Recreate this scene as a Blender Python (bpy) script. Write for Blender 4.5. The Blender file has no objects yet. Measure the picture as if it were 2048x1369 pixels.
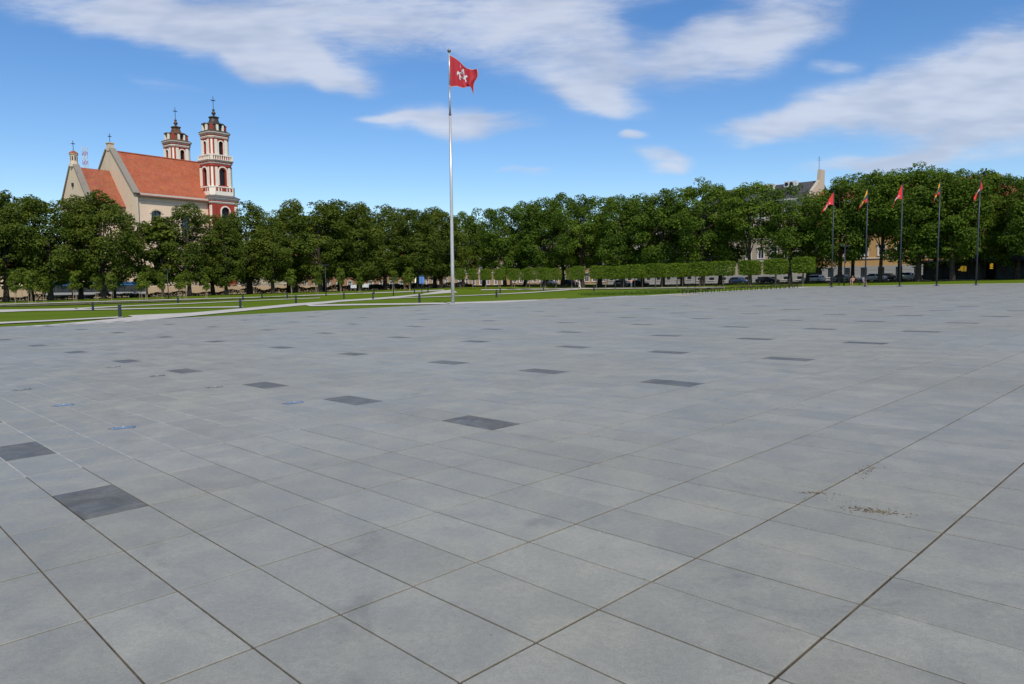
import bpy, math, random
import numpy as np
from mathutils import Vector, Matrix

random.seed(7)
scene = bpy.context.scene
C = bpy.context.collection
R = math.radians

# ------------------------------------------------------------------ camera
F_PX, PITCH, ROLL, EYE = 1455.0, 0.0802, 0.009, 1.64
cam_d = bpy.data.cameras.new('camera')
cam = bpy.data.objects.new('camera', cam_d)
C.objects.link(cam)
cam_d.sensor_width = 36.0
cam_d.sensor_fit = 'HORIZONTAL'
cam_d.lens = F_PX / 2048.0 * 36.0
cam_d.clip_start = 0.1
cam_d.clip_end = 3000.0
fwd = Vector((0, math.cos(PITCH), -math.sin(PITCH)))
up0 = Vector((0, math.sin(PITCH), math.cos(PITCH)))
rt = Vector((1, 0, 0)) * math.cos(ROLL) - up0 * math.sin(ROLL)
up = up0 * math.cos(ROLL) + Vector((1, 0, 0)) * math.sin(ROLL)
cm = Matrix.Identity(4)
for i in range(3):
    cm[i][0], cm[i][1], cm[i][2] = rt[i], up[i], -fwd[i]
cm[2][3] = EYE
cam.matrix_world = cm
scene.camera = cam

# ------------------------------------------------------------------ light
SUN_EL = R(50)
SUN_AZ = math.atan2(0.20, -0.98)          # towards the sun: high behind the camera
sun_dir = Vector((math.sin(SUN_AZ) * math.cos(SUN_EL), math.cos(SUN_AZ) * math.cos(SUN_EL), math.sin(SUN_EL)))
sl = bpy.data.lights.new('sun', 'SUN')
sl.energy = 3.7
sl.angle = R(0.53)
sl.color = (1.0, 0.94, 0.84)
so = bpy.data.objects.new('sun', sl)
so.rotation_euler = (-sun_dir).to_track_quat('-Z', 'Y').to_euler()
C.objects.link(so)

scene.view_settings.view_transform = 'Standard'
scene.view_settings.look = 'None'
scene.view_settings.exposure = 0.0
scene.view_settings.gamma = 1.0
scene.view_settings.use_curve_mapping = False

# ------------------------------------------------------------------ sky
world = bpy.data.worlds.new('World')
scene.world = world
world.use_nodes = True
world.cycles.sampling_method = 'MANUAL'
world.cycles.sample_map_resolution = 512
wt = world.node_tree
wt.nodes.clear()
def N(nt, typ, **kw):
    n = nt.nodes.new(typ)
    for k, v in kw.items():
        setattr(n, k, v)
    return n
def setin(nt, n, key, val):
    if isinstance(val, bpy.types.NodeSocket):
        nt.links.new(val, n.inputs[key])
    elif val is not None:
        n.inputs[key].default_value = val
def math_(nt, op, a, b=None, c=None, clamp=False):
    n = N(nt, 'ShaderNodeMath', operation=op, use_clamp=clamp)
    for i, v in enumerate((a, b, c)):
        setin(nt, n, i, v)
    return n.outputs[0]
def maprange(nt, v, a, b, c=0.0, d=1.0, smooth=True):
    n = N(nt, 'ShaderNodeMapRange', interpolation_type='SMOOTHSTEP' if smooth else 'LINEAR')
    setin(nt, n, 0, v)
    for i, q in enumerate((a, b, c, d)):
        setin(nt, n, i + 1, q)
    return n.outputs[0]
def mixc(nt, f, a, b, blend='MIX'):
    n = N(nt, 'ShaderNodeMix', data_type='RGBA', blend_type=blend)
    setin(nt, n, 0, f); setin(nt, n, 6, a); setin(nt, n, 7, b)
    return n.outputs[2]
def noise_(nt, vec, scale, detail=4.0, rough=0.55, dist=0.0, dim='3D'):
    n = N(nt, 'ShaderNodeTexNoise', noise_dimensions=dim)
    setin(nt, n, 'Vector', vec); setin(nt, n, 'Scale', scale)
    setin(nt, n, 'Detail', detail); setin(nt, n, 'Roughness', rough); setin(nt, n, 'Distortion', dist)
    return n.outputs[0]

sky = N(wt, 'ShaderNodeTexSky', sky_type='NISHITA', sun_disc=False)
sky.sun_elevation = SUN_EL
sky.sun_rotation = SUN_AZ
sky.altitude = 100.0
sky.air_density = 1.0
sky.dust_density = 0.3
sky.ozone_density = 3.0
tc = N(wt, 'ShaderNodeTexCoord')
sep = N(wt, 'ShaderNodeSeparateXYZ')
wt.links.new(tc.outputs['Generated'], sep.inputs[0])
dx, dy, dz = sep.outputs
dyc = math_(wt, 'MAXIMUM', dy, 0.05)
cs = math_(wt, 'DIVIDE', dx, dyc)
ct = math_(wt, 'DIVIDE', dz, dyc)
comb = N(wt, 'ShaderNodeCombineXYZ')
wt.links.new(cs, comb.inputs[0]); wt.links.new(ct, comb.inputs[1])
pl = comb.outputs[0]
# a gentle warp so that the cloud banks do not read as ellipses
wn = N(wt, 'ShaderNodeTexNoise', noise_dimensions='2D'); wt.links.new(pl, wn.inputs['Vector'])
wn.inputs['Scale'].default_value = 7.0; wn.inputs['Detail'].default_value = 2.0
wsub = N(wt, 'ShaderNodeVectorMath', operation='SUBTRACT'); wt.links.new(wn.outputs[1], wsub.inputs[0]); wsub.inputs[1].default_value = (0.5, 0.5, 0.5)
wsc = N(wt, 'ShaderNodeVectorMath', operation='MULTIPLY'); wt.links.new(wsub.outputs[0], wsc.inputs[0]); wsc.inputs[1].default_value = (0.11, 0.055, 0.0)
wad = N(wt, 'ShaderNodeVectorMath', operation='ADD'); wt.links.new(pl, wad.inputs[0]); wt.links.new(wsc.outputs[0], wad.inputs[1])
# cloud banks of this sky: bearing, elevation (both as tangents), half length, half width, tilt, weight
BANKS = [
    (-0.53, 0.369, 0.26, 0.034, -7, 0.8), (-0.41, 0.329, 0.17, 0.036, -15, 0.9), (-0.318, 0.306, 0.18, 0.036, -13, 1.1),
    (-0.236, 0.285, 0.085, 0.024, -12, 0.9), (-0.32, 0.366, 0.36, 0.05, -3, 0.75),
    (-0.085, 0.352, 0.33, 0.058, 0, 0.85), (0.085, 0.312, 0.13, 0.062, -25, 0.8), (0.073, 0.262, 0.13, 0.032, -17, 0.8),
    (0.128, 0.248, 0.10, 0.024, -13, 0.8), (0.203, 0.305, 0.19, 0.045, 8, 0.8), (0.313, 0.322, 0.14, 0.06, 20, 0.9),
    (0.354, 0.346, 0.09, 0.05, 10, 0.6), (0.12, 0.385, 0.25, 0.03, 0, 0.5), (0.21, 0.35, 0.07, 0.032, 5, -0.5),
    (-0.084, 0.2165, 0.105, 0.025, -2, 1.7), (-0.152, 0.2215, 0.06, 0.008, 3, 0.9),
    (0.37, 0.2085, 0.10, 0.021, 5, 0.95), (0.45, 0.232, 0.17, 0.038, 17, 0.9), (0.585, 0.268, 0.22, 0.062, 17, 1.0),
    (0.68, 0.29, 0.14, 0.075, 20, 0.8), (0.635, 0.228, 0.2, 0.04, 4, 0.9), (0.83, 0.26, 0.22, 0.09, 10, 1.0),
    (0.355, 0.183, 0.055, 0.014, 10, 0.65), (0.585, 0.182, 0.2, 0.024, 13, 0.95), (0.68, 0.182, 0.14, 0.035, 8, 0.8),
    (0.5, 0.16, 0.11, 0.013, 12, 0.8), (0.157, 0.192, 0.03, 0.009, -3, 1.3), (0.197, 0.158, 0.06, 0.016, -10, 1.3),
    (0.205, 0.142, 0.036, 0.008, -5, 0.9), (0.434, 0.29, 0.038, 0.014, 3, 0.75), (0.575, 0.214, 0.036, 0.008, 6, 0.7),
    (0.014, 0.151, 0.036, 0.006, 5, 0.6), (-0.463, 0.267, 0.055, 0.010, -15, 0.45),
    (-0.95, 0.33, 0.25, 0.07, 5, 0.8), (0.1, 0.5, 0.7, 0.1, 0, 0.7)]
acc = None
for (bs, bt, bl, bw, ba, wgt) in BANKS:
    mp = N(wt, 'ShaderNodeMapping', vector_type='TEXTURE')
    wt.links.new(wad.outputs[0], mp.inputs['Vector'])
    mp.inputs['Location'].default_value = (bs, bt, 0)
    mp.inputs['Rotation'].default_value = (0, 0, R(ba))
    mp.inputs['Scale'].default_value = (bl * 1.25, bw * 1.3, 1)
    gr = N(wt, 'ShaderNodeTexGradient', gradient_type='SPHERICAL')
    wt.links.new(mp.outputs[0], gr.inputs[0])
    sm = maprange(wt, gr.outputs[1], 0.0, 0.85, 0.0, wgt)
    acc = sm if acc is None else math_(wt, 'ADD', acc, sm)
# streaky break-up, stretched along the wind
stm = N(wt, 'ShaderNodeMapping'); wt.links.new(pl, stm.inputs['Vector'])
stm.inputs['Rotation'].default_value = (0, 0, R(4)); stm.inputs['Scale'].default_value = (1.0, 4.2, 1)
n1 = noise_(wt, stm.outputs[0], 6.5, 7.0, 0.66, 0.4, '2D')
n2 = noise_(wt, stm.outputs[0], 34.0, 3.0, 0.6, 0.0, '2D')
brk = math_(wt, 'ADD', math_(wt, 'MULTIPLY', math_(wt, 'SUBTRACT', n1, 0.5), 2.2), math_(wt, 'MULTIPLY', math_(wt, 'SUBTRACT', n2, 0.5), 0.9))
dens_f = maprange(wt, math_(wt, 'ADD', acc, math_(wt, 'MULTIPLY', brk, math_(wt, 'MINIMUM', math_(wt, 'ADD', math_(wt, 'MULTIPLY', acc, 0.8), 0.06), 0.6))), 0.05, 1.75, 0.0, 0.84)
# the same broken cloud cover goes on over the rest of the sky
dzc = math_(wt, 'ADD', math_(wt, 'MAXIMUM', dz, 0.0), 0.12)
comb2 = N(wt, 'ShaderNodeCombineXYZ')
wt.links.new(math_(wt, 'DIVIDE', dx, dzc), comb2.inputs[0]); wt.links.new(math_(wt, 'DIVIDE', dy, dzc), comb2.inputs[1])
n3 = noise_(wt, comb2.outputs[0], 0.55, 4.0, 0.6, 0.0, '2D')
dens_g = maprange(wt, n3, 0.5, 0.72, 0.0, 0.85)
infr = math_(wt, 'MULTIPLY', maprange(wt, dy, 0.25, 0.5), maprange(wt, math_(wt, 'ABSOLUTE', cs), 0.85, 1.2, 1.0, 0.0))
infr = math_(wt, 'MULTIPLY', infr, maprange(wt, ct, 0.45, 0.7, 1.0, 0.0))
dn = N(wt, 'ShaderNodeMix', data_type='FLOAT')
wt.links.new(infr, dn.inputs[0]); wt.links.new(dens_g, dn.inputs[2]); wt.links.new(dens_f, dn.inputs[3])
dens = dn.outputs[0]
# cloud: sunlit white with greyer cores
core = maprange(wt, noise_(wt, stm.outputs[0], 5.0, 3.0, 0.6, 0.0, '2D'), 0.35, 0.7)
ccol = mixc(wt, core, (4.75, 5.1, 5.9, 1), (3.5, 3.95, 4.95, 1))
hs = N(wt, 'ShaderNodeHueSaturation')
hs.inputs['Saturation'].default_value = 1.25
hs.inputs['Hue'].default_value = 0.506
hs.inputs['Value'].default_value = 1.0
wt.links.new(sky.outputs[0], hs.inputs['Color'])
skyc = mixc(wt, dens, hs.outputs[0], ccol)
bg = N(wt, 'ShaderNodeBackground')
wt.links.new(skyc, bg.inputs[0])
bg.inputs[1].default_value = 0.14
wo = N(wt, 'ShaderNodeOutputWorld')
wt.links.new(bg.outputs[0], wo.inputs[0])

# ------------------------------------------------------------------ the lie of the land
TILT = 0.019
GC, GS = math.cos(0.79419), math.sin(0.79419)
OX, OY = -2.411, 4.385
UA, UB = 0.89383, 0.43867                      # slab length and width with joint
EA = Vector((GC, -GS, 0)); EB = Vector((GS, GC, 0))
ANG_A = math.atan2(-GS, GC)                    # heading of EA
ANG_B = math.atan2(GC, GS)                     # heading of EB
def ab(x, y):
    return ((x - OX) * GC - (y - OY) * GS) / UA, ((x - OX) * GS + (y - OY) * GC) / UB
def xy(a, b):
    return OX + GC * a * UA + GS * b * UB, OY - GS * a * UA + GC * b * UB
def sstep(t):
    t = min(1.0, max(0.0, t)); return t * t * (3 - 2 * t)
def gz(x, y):
    a, b = ab(x, y)
    return TILT * max(-130, min(130, x)) + max(sstep((-a - 95) / 55.0) * 1.0, sstep((b - 235) / 60.0) * 0.15)

# ------------------------------------------------------------------ helpers
class MB:
    def __init__(self):
        self.v = []; self.f = []
    def add(self, vs, fs):
        o = len(self.v); self.v += [tuple(p) for p in vs]; self.f += [tuple(i + o for i in f) for f in fs]; return self
    def box(self, x0, x1, y0, y1, z0, z1):
        return self.add([(x0, y0, z0), (x1, y0, z0), (x1, y1, z0), (x0, y1, z0), (x0, y0, z1), (x1, y0, z1), (x1, y1, z1), (x0, y1, z1)],
                        [(0, 3, 2, 1), (4, 5, 6, 7), (0, 1, 5, 4), (1, 2, 6, 5), (2, 3, 7, 6), (3, 0, 4, 7)])
    def frustum(self, x0, x1, y0, y1, z0, X0, X1, Y0, Y1, z1):
        return self.add([(x0, y0, z0), (x1, y0, z0), (x1, y1, z0), (x0, y1, z0), (X0, Y0, z1), (X1, Y0, z1), (X1, Y1, z1), (X0, Y1, z1)],
                        [(0, 3, 2, 1), (4, 5, 6, 7), (0, 1, 5, 4), (1, 2, 6, 5), (2, 3, 7, 6), (3, 0, 4, 7)])
    def loft(self, rings, cap=True):
        n = len(rings[0]); vs = [p for r in rings for p in r]; fs = []
        for k in range(len(rings) - 1):
            for i in range(n):
                j = (i + 1) % n
                fs.append((k * n + i, k * n + j, (k + 1) * n + j, (k + 1) * n + i))
        if cap:
            fs.append(tuple(range(n - 1, -1, -1))); fs.append(tuple((len(rings) - 1) * n + i for i in range(n)))
        return self.add(vs, fs)
    def lathe(self, prof, n=12, cx=0, cy=0, ph=0.0):
        return self.loft([[(cx + r * math.cos(ph + 2 * math.pi * i / n), cy + r * math.sin(ph + 2 * math.pi * i / n), z) for i in range(n)] for r, z in prof])
    def tube(self, pts, rads, n=6):
        rings = []
        pts = [Vector(p) for p in pts]
        for k, p in enumerate(pts):
            d = (pts[min(k + 1, len(pts) - 1)] - pts[max(k - 1, 0)]).normalized()
            u = d.cross(Vector((0.31, 0.95, 0.05)))
            if u.length < 1e-3: u = d.cross(Vector((1, 0, 0)))
            u.normalize(); w = d.cross(u)
            rings.append([tuple(p + (u * math.cos(2 * math.pi * i / n) + w * math.sin(2 * math.pi * i / n)) * rads[k]) for i in range(n)])
        return self.loft(rings)
    def poly_prism(self, poly, y0, y1):            # poly in x,z; extruded along y
        n = len(poly)
        return self.add([(x, y0, z) for x, z in poly] + [(x, y1, z) for x, z in poly],
                        [tuple(range(n)), tuple(range(2 * n - 1, n - 1, -1))] + [(i, i + n, (i + 1) % n + n, (i + 1) % n) for i in range(n)])
    def mesh(self, name, m, smooth=False):
        me = bpy.data.meshes.new(name); me.from_pydata(self.v, [], self.f)
        if m: me.materials.append(m)
        me.polygons.foreach_set('use_smooth', [bool(smooth)] * len(me.polygons))
        me.update(); return me
    def build(self, name, m, parent=None, smooth=False):
        return obj(name, self.mesh(name, m, smooth), parent)
def obj(name, me, parent=None, loc=None, rz=None, scale=None):
    o = bpy.data.objects.new(name, me); C.objects.link(o)
    if parent is not None: o.parent = parent
    if loc is not None: o.location = loc
    if rz is not None: o.rotation_euler = (0, 0, rz)
    if scale is not None: o.scale = scale
    return o
def tag(o, label, cat, group=None, kind=None):
    if label: o['label'] = label
    if cat: o['category'] = cat
    if group: o['group'] = group
    if kind: o['kind'] = kind
    return o
def thing(name, label, cat, loc, rz=0.0, group=None, scale=None):
    o = obj(name, None, None, loc, rz, scale)
    o.empty_display_size = 0.3
    return tag(o, label, cat, group)
def struct(o):
    o['kind'] = 'structure'; return o
ORD = ['', 'first', 'second', 'third', 'fourth', 'fifth', 'sixth', 'seventh', 'eighth', 'ninth', 'tenth', 'eleventh', 'twelfth', 'thirteenth', 'fourteenth', 'fifteenth', 'sixteenth', 'seventeenth', 'eighteenth', 'nineteenth', 'twentieth']
def ordinal(k):
    if k <= 20: return ORD[k]
    return {2: 'twenty', 3: 'thirty', 4: 'forty'}[k // 10] + '-' + ORD[k % 10] if k % 10 else {3: 'thirtieth', 4: 'fortieth'}[k // 10]

# ------------------------------------------------------------------ materials
def material(name):
    m = bpy.data.materials.new(name); m.use_nodes = True
    nt = m.node_tree
    return m, nt, nt.nodes['Principled BSDF']
def rgb(c): return (c[0], c[1], c[2], 1.0)
def simple(name, col, rough=0.6, metal=0.0, var=0.12, scale=3.0, bump=0.0, bscale=40.0, spec=0.4, emit=None, estr=0.0):
    m, nt, b = material(name)
    geo = N(nt, 'ShaderNodeNewGeometry')
    nz = noise_(nt, geo.outputs['Position'], scale, 5.0, 0.6)
    lo = rgb([c * (1 - var) for c in col]); hi = rgb([min(1, c * (1 + var)) for c in col])
    nt.links.new(mixc(nt, maprange(nt, nz, 0.3, 0.7), lo, hi), b.inputs['Base Color'])
    b.inputs['Roughness'].default_value = rough
    b.inputs['Metallic'].default_value = metal
    b.inputs['Specular IOR Level'].default_value = spec
    if bump:
        bn = N(nt, 'ShaderNodeBump'); bn.inputs['Strength'].default_value = bump; bn.inputs['Distance'].default_value = 0.02
        nt.links.new(noise_(nt, geo.outputs['Position'], bscale, 4.0), bn.inputs['Height'])
        nt.links.new(bn.outputs[0], b.inputs['Normal'])
    if emit:
        b.inputs['Emission Color'].default_value = rgb(emit); b.inputs['Emission Strength'].default_value = estr
    return m

def slab_material(name, base, var, dust=0.0):
    m, nt, b = material(name)
    geo = N(nt, 'ShaderNodeNewGeometry'); pos = geo.outputs['Position']
    at = N(nt, 'ShaderNodeAttribute', attribute_name='tone')
    oi = N(nt, 'ShaderNodeObjectInfo')
    rnd = math_(nt, 'FRACT', math_(nt, 'ADD', at.outputs['Fac'], oi.outputs['Random']))
    n_big = noise_(nt, pos, 0.35, 3.0, 0.5)
    n_mid = noise_(nt, pos, 2.6, 5.0, 0.6, 0.6)
    n_fine = noise_(nt, pos, 120.0, 3.0, 0.7)
    n_wet = noise_(nt, pos, 1.1, 4.0, 0.55, 0.8)
    v = math_(nt, 'ADD', math_(nt, 'MULTIPLY', math_(nt, 'SUBTRACT', rnd, 0.5), var), 1.0)
    v = math_(nt, 'MULTIPLY', v, maprange(nt, n_big, 0.3, 0.7, 0.95, 1.06))
    v = math_(nt, 'MULTIPLY', v, maprange(nt, n_mid, 0.3, 0.72, 0.9, 1.07))
    v = math_(nt, 'MULTIPLY', v, maprange(nt, n_wet, 0.58, 0.76, 1.0, 0.84))
    v = math_(nt, 'MULTIPLY', v, maprange(nt, n_fine, 0.25, 0.75, 0.86, 1.14))
    n_sp = noise_(nt, pos, 30.0, 3.0, 0.6)
    v = math_(nt, 'MULTIPLY', v, maprange(nt, n_sp, 0.3, 0.7, 0.94, 1.06))
    vo = N(nt, 'ShaderNodeTexVoronoi'); nt.links.new(pos, vo.inputs['Vector']); vo.inputs['Scale'].default_value = 2.2
    spot = math_(nt, 'ADD', vo.outputs['Distance'], math_(nt, 'MULTIPLY', n_sp, 0.03))
    v = math_(nt, 'MULTIPLY', v, maprange(nt, spot, 0.030, 0.045, 0.72, 1.0))
    n_st = noise_(nt, pos, 0.9, 7.0, 0.72, 1.2)
    v = math_(nt, 'MULTIPLY', v, maprange(nt, n_st, 0.57, 0.70, 1.0, 0.82))
    cn = mixc(nt, maprange(nt, noise_(nt, pos, 0.22, 3.0), 0.35, 0.65), rgb(base), rgb((base[0] * 1.04, base[1] * 1.01, base[2] * 0.93)))
    vm = N(nt, 'ShaderNodeVectorMath', operation='SCALE')
    nt.links.new(cn, vm.inputs[0]); nt.links.new(v, vm.inputs['Scale'])
    # lime bloom and dust
    n_w = noise_(nt, pos, 4.5, 6.0, 0.7, 1.5)
    cw = mixc(nt, maprange(nt, n_w, 0.68, 0.80, 0.0, 0.4), vm.outputs[0], (0.42, 0.41, 0.38, 1))
    if dust:
        cw = mixc(nt, maprange(nt, noise_(nt, pos, 3.0, 7.0, 0.75, 1.0), 0.38, 0.75, 0.0, dust), cw, (0.26, 0.25, 0.22, 1))
    nt.links.new(cw, b.inputs['Base Color'])
    nt.links.new(maprange(nt, n_mid, 0.3, 0.7, 0.42, 0.58), b.inputs['Roughness'])
    b.inputs['Specular IOR Level'].default_value = 0.95 if not dust else 0.5
    bn = N(nt, 'ShaderNodeBump'); bn.inputs['Strength'].default_value = 0.25; bn.inputs['Distance'].default_value = 0.002
    nt.links.new(n_fine, bn.inputs['Height']); nt.links.new(bn.outputs[0], b.inputs['Normal'])
    return m

def leaf_material(name, dark, light, trans=0.33):
    m, nt, b = material(name)
    at = N(nt, 'ShaderNodeAttribute', attribute_name='tint')
    oi = N(nt, 'ShaderNodeObjectInfo')
    f = math_(nt, 'ADD', at.outputs['Fac'], math_(nt, 'MULTIPLY', math_(nt, 'SUBTRACT', oi.outputs['Random'], 0.5), 0.25), clamp=True)
    col = mixc(nt, f, rgb(dark), rgb(light))
    nt.links.new(col, b.inputs['Base Color'])
    b.inputs['Roughness'].default_value = 0.6
    b.inputs['Specular IOR Level'].default_value = 0.12
    tr = N(nt, 'ShaderNodeBsdfTranslucent')
    nt.links.new(mixc(nt, 1.0, col, (1.25, 1.15, 0.5, 1), 'MULTIPLY'), tr.inputs[0])
    mx = N(nt, 'ShaderNodeMixShader'); mx.inputs[0].default_value = trans
    nt.links.new(b.outputs[0], mx.inputs[1]); nt.links.new(tr.outputs[0], mx.inputs[2])
    nt.links.new(mx.outputs[0], nt.nodes['Material Output'].inputs[0])
    return m

def lawn_material():
    m, nt, b = material('lawn')
    geo = N(nt, 'ShaderNodeNewGeometry'); pos = geo.outputs['Position']
    n1 = noise_(nt, pos, 0.09, 4.0, 0.6); n2 = noise_(nt, pos, 0.9, 5.0, 0.65); n3 = noise_(nt, pos, 14.0, 4.0, 0.7)
    c = mixc(nt, maprange(nt, n1, 0.3, 0.7), (0.092, 0.142, 0.007, 1), (0.12, 0.17, 0.010, 1))
    c = mixc(nt, maprange(nt, n2, 0.45, 0.8, 0.0, 0.55), c, (0.145, 0.165, 0.014, 1))
    c = mixc(nt, maprange(nt, n3, 0.3, 0.8, 0.0, 0.6), c, (0.055, 0.095, 0.006, 1))
    nt.links.new(c, b.inputs['Base Color'])
    b.inputs['Roughness'].default_value = 0.9; b.inputs['Specular IOR Level'].default_value = 0.04
    bn = N(nt, 'ShaderNodeBump'); bn.inputs['Strength'].default_value = 0.5; bn.inputs['Distance'].default_value = 0.05
    nt.links.new(n3, bn.inputs['Height']); nt.links.new(bn.outputs[0], b.inputs['Normal'])
    return m

def plaster(name, col, stain=0.25, scale=0.5):
    m, nt, b = material(name)
    geo = N(nt, 'ShaderNodeNewGeometry'); pos = geo.outputs['Position']
    mp = N(nt, 'ShaderNodeMapping'); nt.links.new(pos, mp.inputs['Vector']); mp.inputs['Scale'].default_value = (1, 1, 0.35)
    n1 = noise_(nt, mp.outputs[0], scale, 7.0, 0.65, 0.5); n2 = noise_(nt, pos, 6.0, 4.0, 0.6)
    c = mixc(nt, maprange(nt, n1, 0.5, 0.78, 0.0, stain), rgb(col), rgb([col[0] * 0.45, col[1] * 0.45, col[2] * 0.5]))
    c = mixc(nt, maprange(nt, n2, 0.3, 0.75, 0.0, 0.2), c, rgb([col[0] * 0.75, col[1] * 0.75, col[2] * 0.75]))
    nt.links.new(c, b.inputs['Base Color'])
    b.inputs['Roughness'].default_value = 0.85; b.inputs['Specular IOR Level'].default_value = 0.2
    return m

def tile_roof(name, c1, c2):
    m, nt, b = material(name)
    tcn = N(nt, 'ShaderNodeTexCoord'); pos = tcn.outputs['Object']
    n1 = noise_(nt, pos, 0.6, 6.0, 0.65, 0.6); n2 = noise_(nt, pos, 3.2, 4.0, 0.7)
    vo = N(nt, 'ShaderNodeTexVoronoi'); nt.links.new(pos, vo.inputs['Vector']); vo.inputs['Scale'].default_value = 3.5
    c = mixc(nt, maprange(nt, n1, 0.3, 0.7), rgb(c1), rgb(c2))
    c = mixc(nt, maprange(nt, n2, 0.45, 0.85, 0.0, 0.5), c, rgb([q * 0.5 for q in c1]))
    c = mixc(nt, 0.3, c, vo.outputs['Color'], 'SOFT_LIGHT')
    nt.links.new(c, b.inputs['Base Color'])
    wv = N(nt, 'ShaderNodeTexWave', wave_type='BANDS', bands_direction='X'); nt.links.new(pos, wv.inputs['Vector'])
    wv.inputs['Scale'].default_value = 1.4; wv.inputs['Distortion'].default_value = 0.3
    bn = N(nt, 'ShaderNodeBump'); bn.inputs['Strength'].default_value = 0.5; bn.inputs['Distance'].default_value = 0.06
    nt.links.new(wv.outputs[1], bn.inputs['Height']); nt.links.new(bn.outputs[0], b.inputs['Normal'])
    b.inputs['Roughness'].default_value = 0.8
    return m

M = {}
M['slab'] = slab_material('paving_slab', (0.262, 0.252, 0.206), 0.15)
M['dark_slab'] = slab_material('dark_paving_slab', (0.092, 0.086, 0.070), 0.3, 0.5)
M['joint'] = simple('joint_sand', (0.092, 0.070, 0.044), 0.95, var=0.55, scale=9.0, bump=0.6, bscale=200)
M['mortar'] = simple('joint_mortar', (0.40, 0.39, 0.36), 0.9, var=0.25, scale=6.0)
M['lawn'] = lawn_material()
M['path'] = simple('path_concrete', (0.47, 0.43, 0.37), 0.85, var=0.1, scale=0.8, bump=0.2)
M['cobble'] = simple('cobble', (0.30, 0.30, 0.31), 0.8, var=0.35, scale=2.5, bump=0.8, bscale=8)
M['sand'] = simple('sand', (0.45, 0.36, 0.24), 0.95, var=0.2, scale=2)
M['soil'] = simple('soil', (0.105, 0.085, 0.045), 0.95, var=0.5, scale=1.2, bump=0.8, bscale=10)
M['mud'] = simple('mud', (0.105, 0.083, 0.052), 0.95, var=0.4, scale=15)
M['asphalt'] = simple('asphalt', (0.06, 0.06, 0.063), 0.85, var=0.2, scale=1.0)
M['bark'] = simple('bark', (0.055, 0.042, 0.03), 0.95, var=0.4, scale=2.0, bump=0.8, bscale=8)
M['young_bark'] = simple('young_bark', (0.22, 0.18, 0.12), 0.9, var=0.25, scale=4.0)
M['stake'] = simple('stake_wood', (0.38, 0.29, 0.18), 0.85, var=0.2)
M['leaf_l'] = leaf_material('linden_leaf', (0.042, 0.076, 0.009), (0.145, 0.180, 0.022))
M['leaf_r'] = leaf_material('maple_leaf', (0.042, 0.085, 0.008), (0.150, 0.220, 0.022))
M['leaf_p'] = leaf_material('pleached_leaf', (0.065, 0.125, 0.010), (0.185, 0.26, 0.024))
M['leaf_y'] = leaf_material('young_leaf', (0.065, 0.11, 0.010), (0.18, 0.23, 0.025), 0.4)
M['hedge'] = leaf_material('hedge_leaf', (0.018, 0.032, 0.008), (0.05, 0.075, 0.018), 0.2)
M['meadow'] = leaf_material('meadow_grass', (0.06, 0.115, 0.014), (0.15, 0.22, 0.03), 0.3)
M['steel'] = simple('brushed_steel', (0.56, 0.545, 0.51), 0.38, 0.45, var=0.05)
M['steel_mid'] = simple('grey_steel', (0.36, 0.36, 0.36), 0.4, 0.45, var=0.1)
M['steel_dark'] = simple('dark_steel', (0.10, 0.11, 0.12), 0.4, 0.5, var=0.1)
M['ball'] = simple('bronze_ball', (0.2, 0.18, 0.15), 0.3, 0.8, var=0.1)
M['anthracite'] = simple('anthracite_paint', (0.028, 0.036, 0.046), 0.45, 0.2, var=0.15)
M['bench_wood'] = simple('bench_wood', (0.10, 0.060, 0.035), 0.6, var=0.3, scale=8)
M['bench_steel'] = simple('bench_steel', (0.02, 0.02, 0.022), 0.5, 0.3, var=0.2)
M['flag_red'] = simple('flag_red', (0.40, 0.017, 0.028), 0.7, var=0.06, scale=2)
M['flag_bright'] = simple('flag_bright_red', (0.62, 0.03, 0.03), 0.7, var=0.06, scale=2)
M['flag_fringe'] = simple('flag_fringe', (0.72, 0.45, 0.44), 0.8, var=0.1)
M['flag_white'] = simple('flag_white', (0.60, 0.62, 0.62), 0.8, var=0.06)
M['flag_grey'] = simple('flag_blue_grey', (0.22, 0.27, 0.30), 0.8, var=0.1)
M['flag_yellow'] = simple('flag_yellow', (0.80, 0.38, 0.035), 0.7, var=0.06)
M['flag_green'] = simple('flag_green', (0.02, 0.085, 0.06), 0.7, var=0.06)
M['plaster_peach'] = plaster('church_plaster', (0.82, 0.62, 0.44), 0.3)
M['plaster_grey'] = plaster('old_gable_plaster', (0.66, 0.53, 0.37), 0.5)
M['coping'] = plaster('weathered_coping', (0.27, 0.235, 0.19), 0.5)
M['cornice_pale'] = plaster('pale_cornice', (0.60, 0.54, 0.45), 0.4)
M['t_red'] = plaster('tower_red', (0.36, 0.055, 0.035), 0.3, 0.8)
M['t_white'] = plaster('tower_white', (0.85, 0.77, 0.63), 0.25, 0.8)
M['t_cap'] = simple('tower_cap_metal', (0.075, 0.058, 0.045), 0.6, 0.3, var=0.3, scale=1.2)
M['t_cap2'] = simple('rusty_cap_metal', (0.13, 0.065, 0.035), 0.65, 0.2, var=0.35, scale=1.2)
M['skirt'] = simple('skirt_metal', (0.12, 0.11, 0.10), 0.6, 0.2, var=0.2)
M['dark'] = simple('dark_opening', (0.012, 0.012, 0.014), 0.4, var=0.2)
M['iron'] = simple('iron', (0.03, 0.03, 0.035), 0.5, 0.4, var=0.1)
M['roof_red'] = tile_roof('red_roof_tiles', (0.345, 0.084, 0.031), (0.43, 0.115, 0.046))
M['roof_red2'] = tile_roof('older_roof_tiles', (0.30, 0.08, 0.033), (0.37, 0.115, 0.055))
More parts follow.
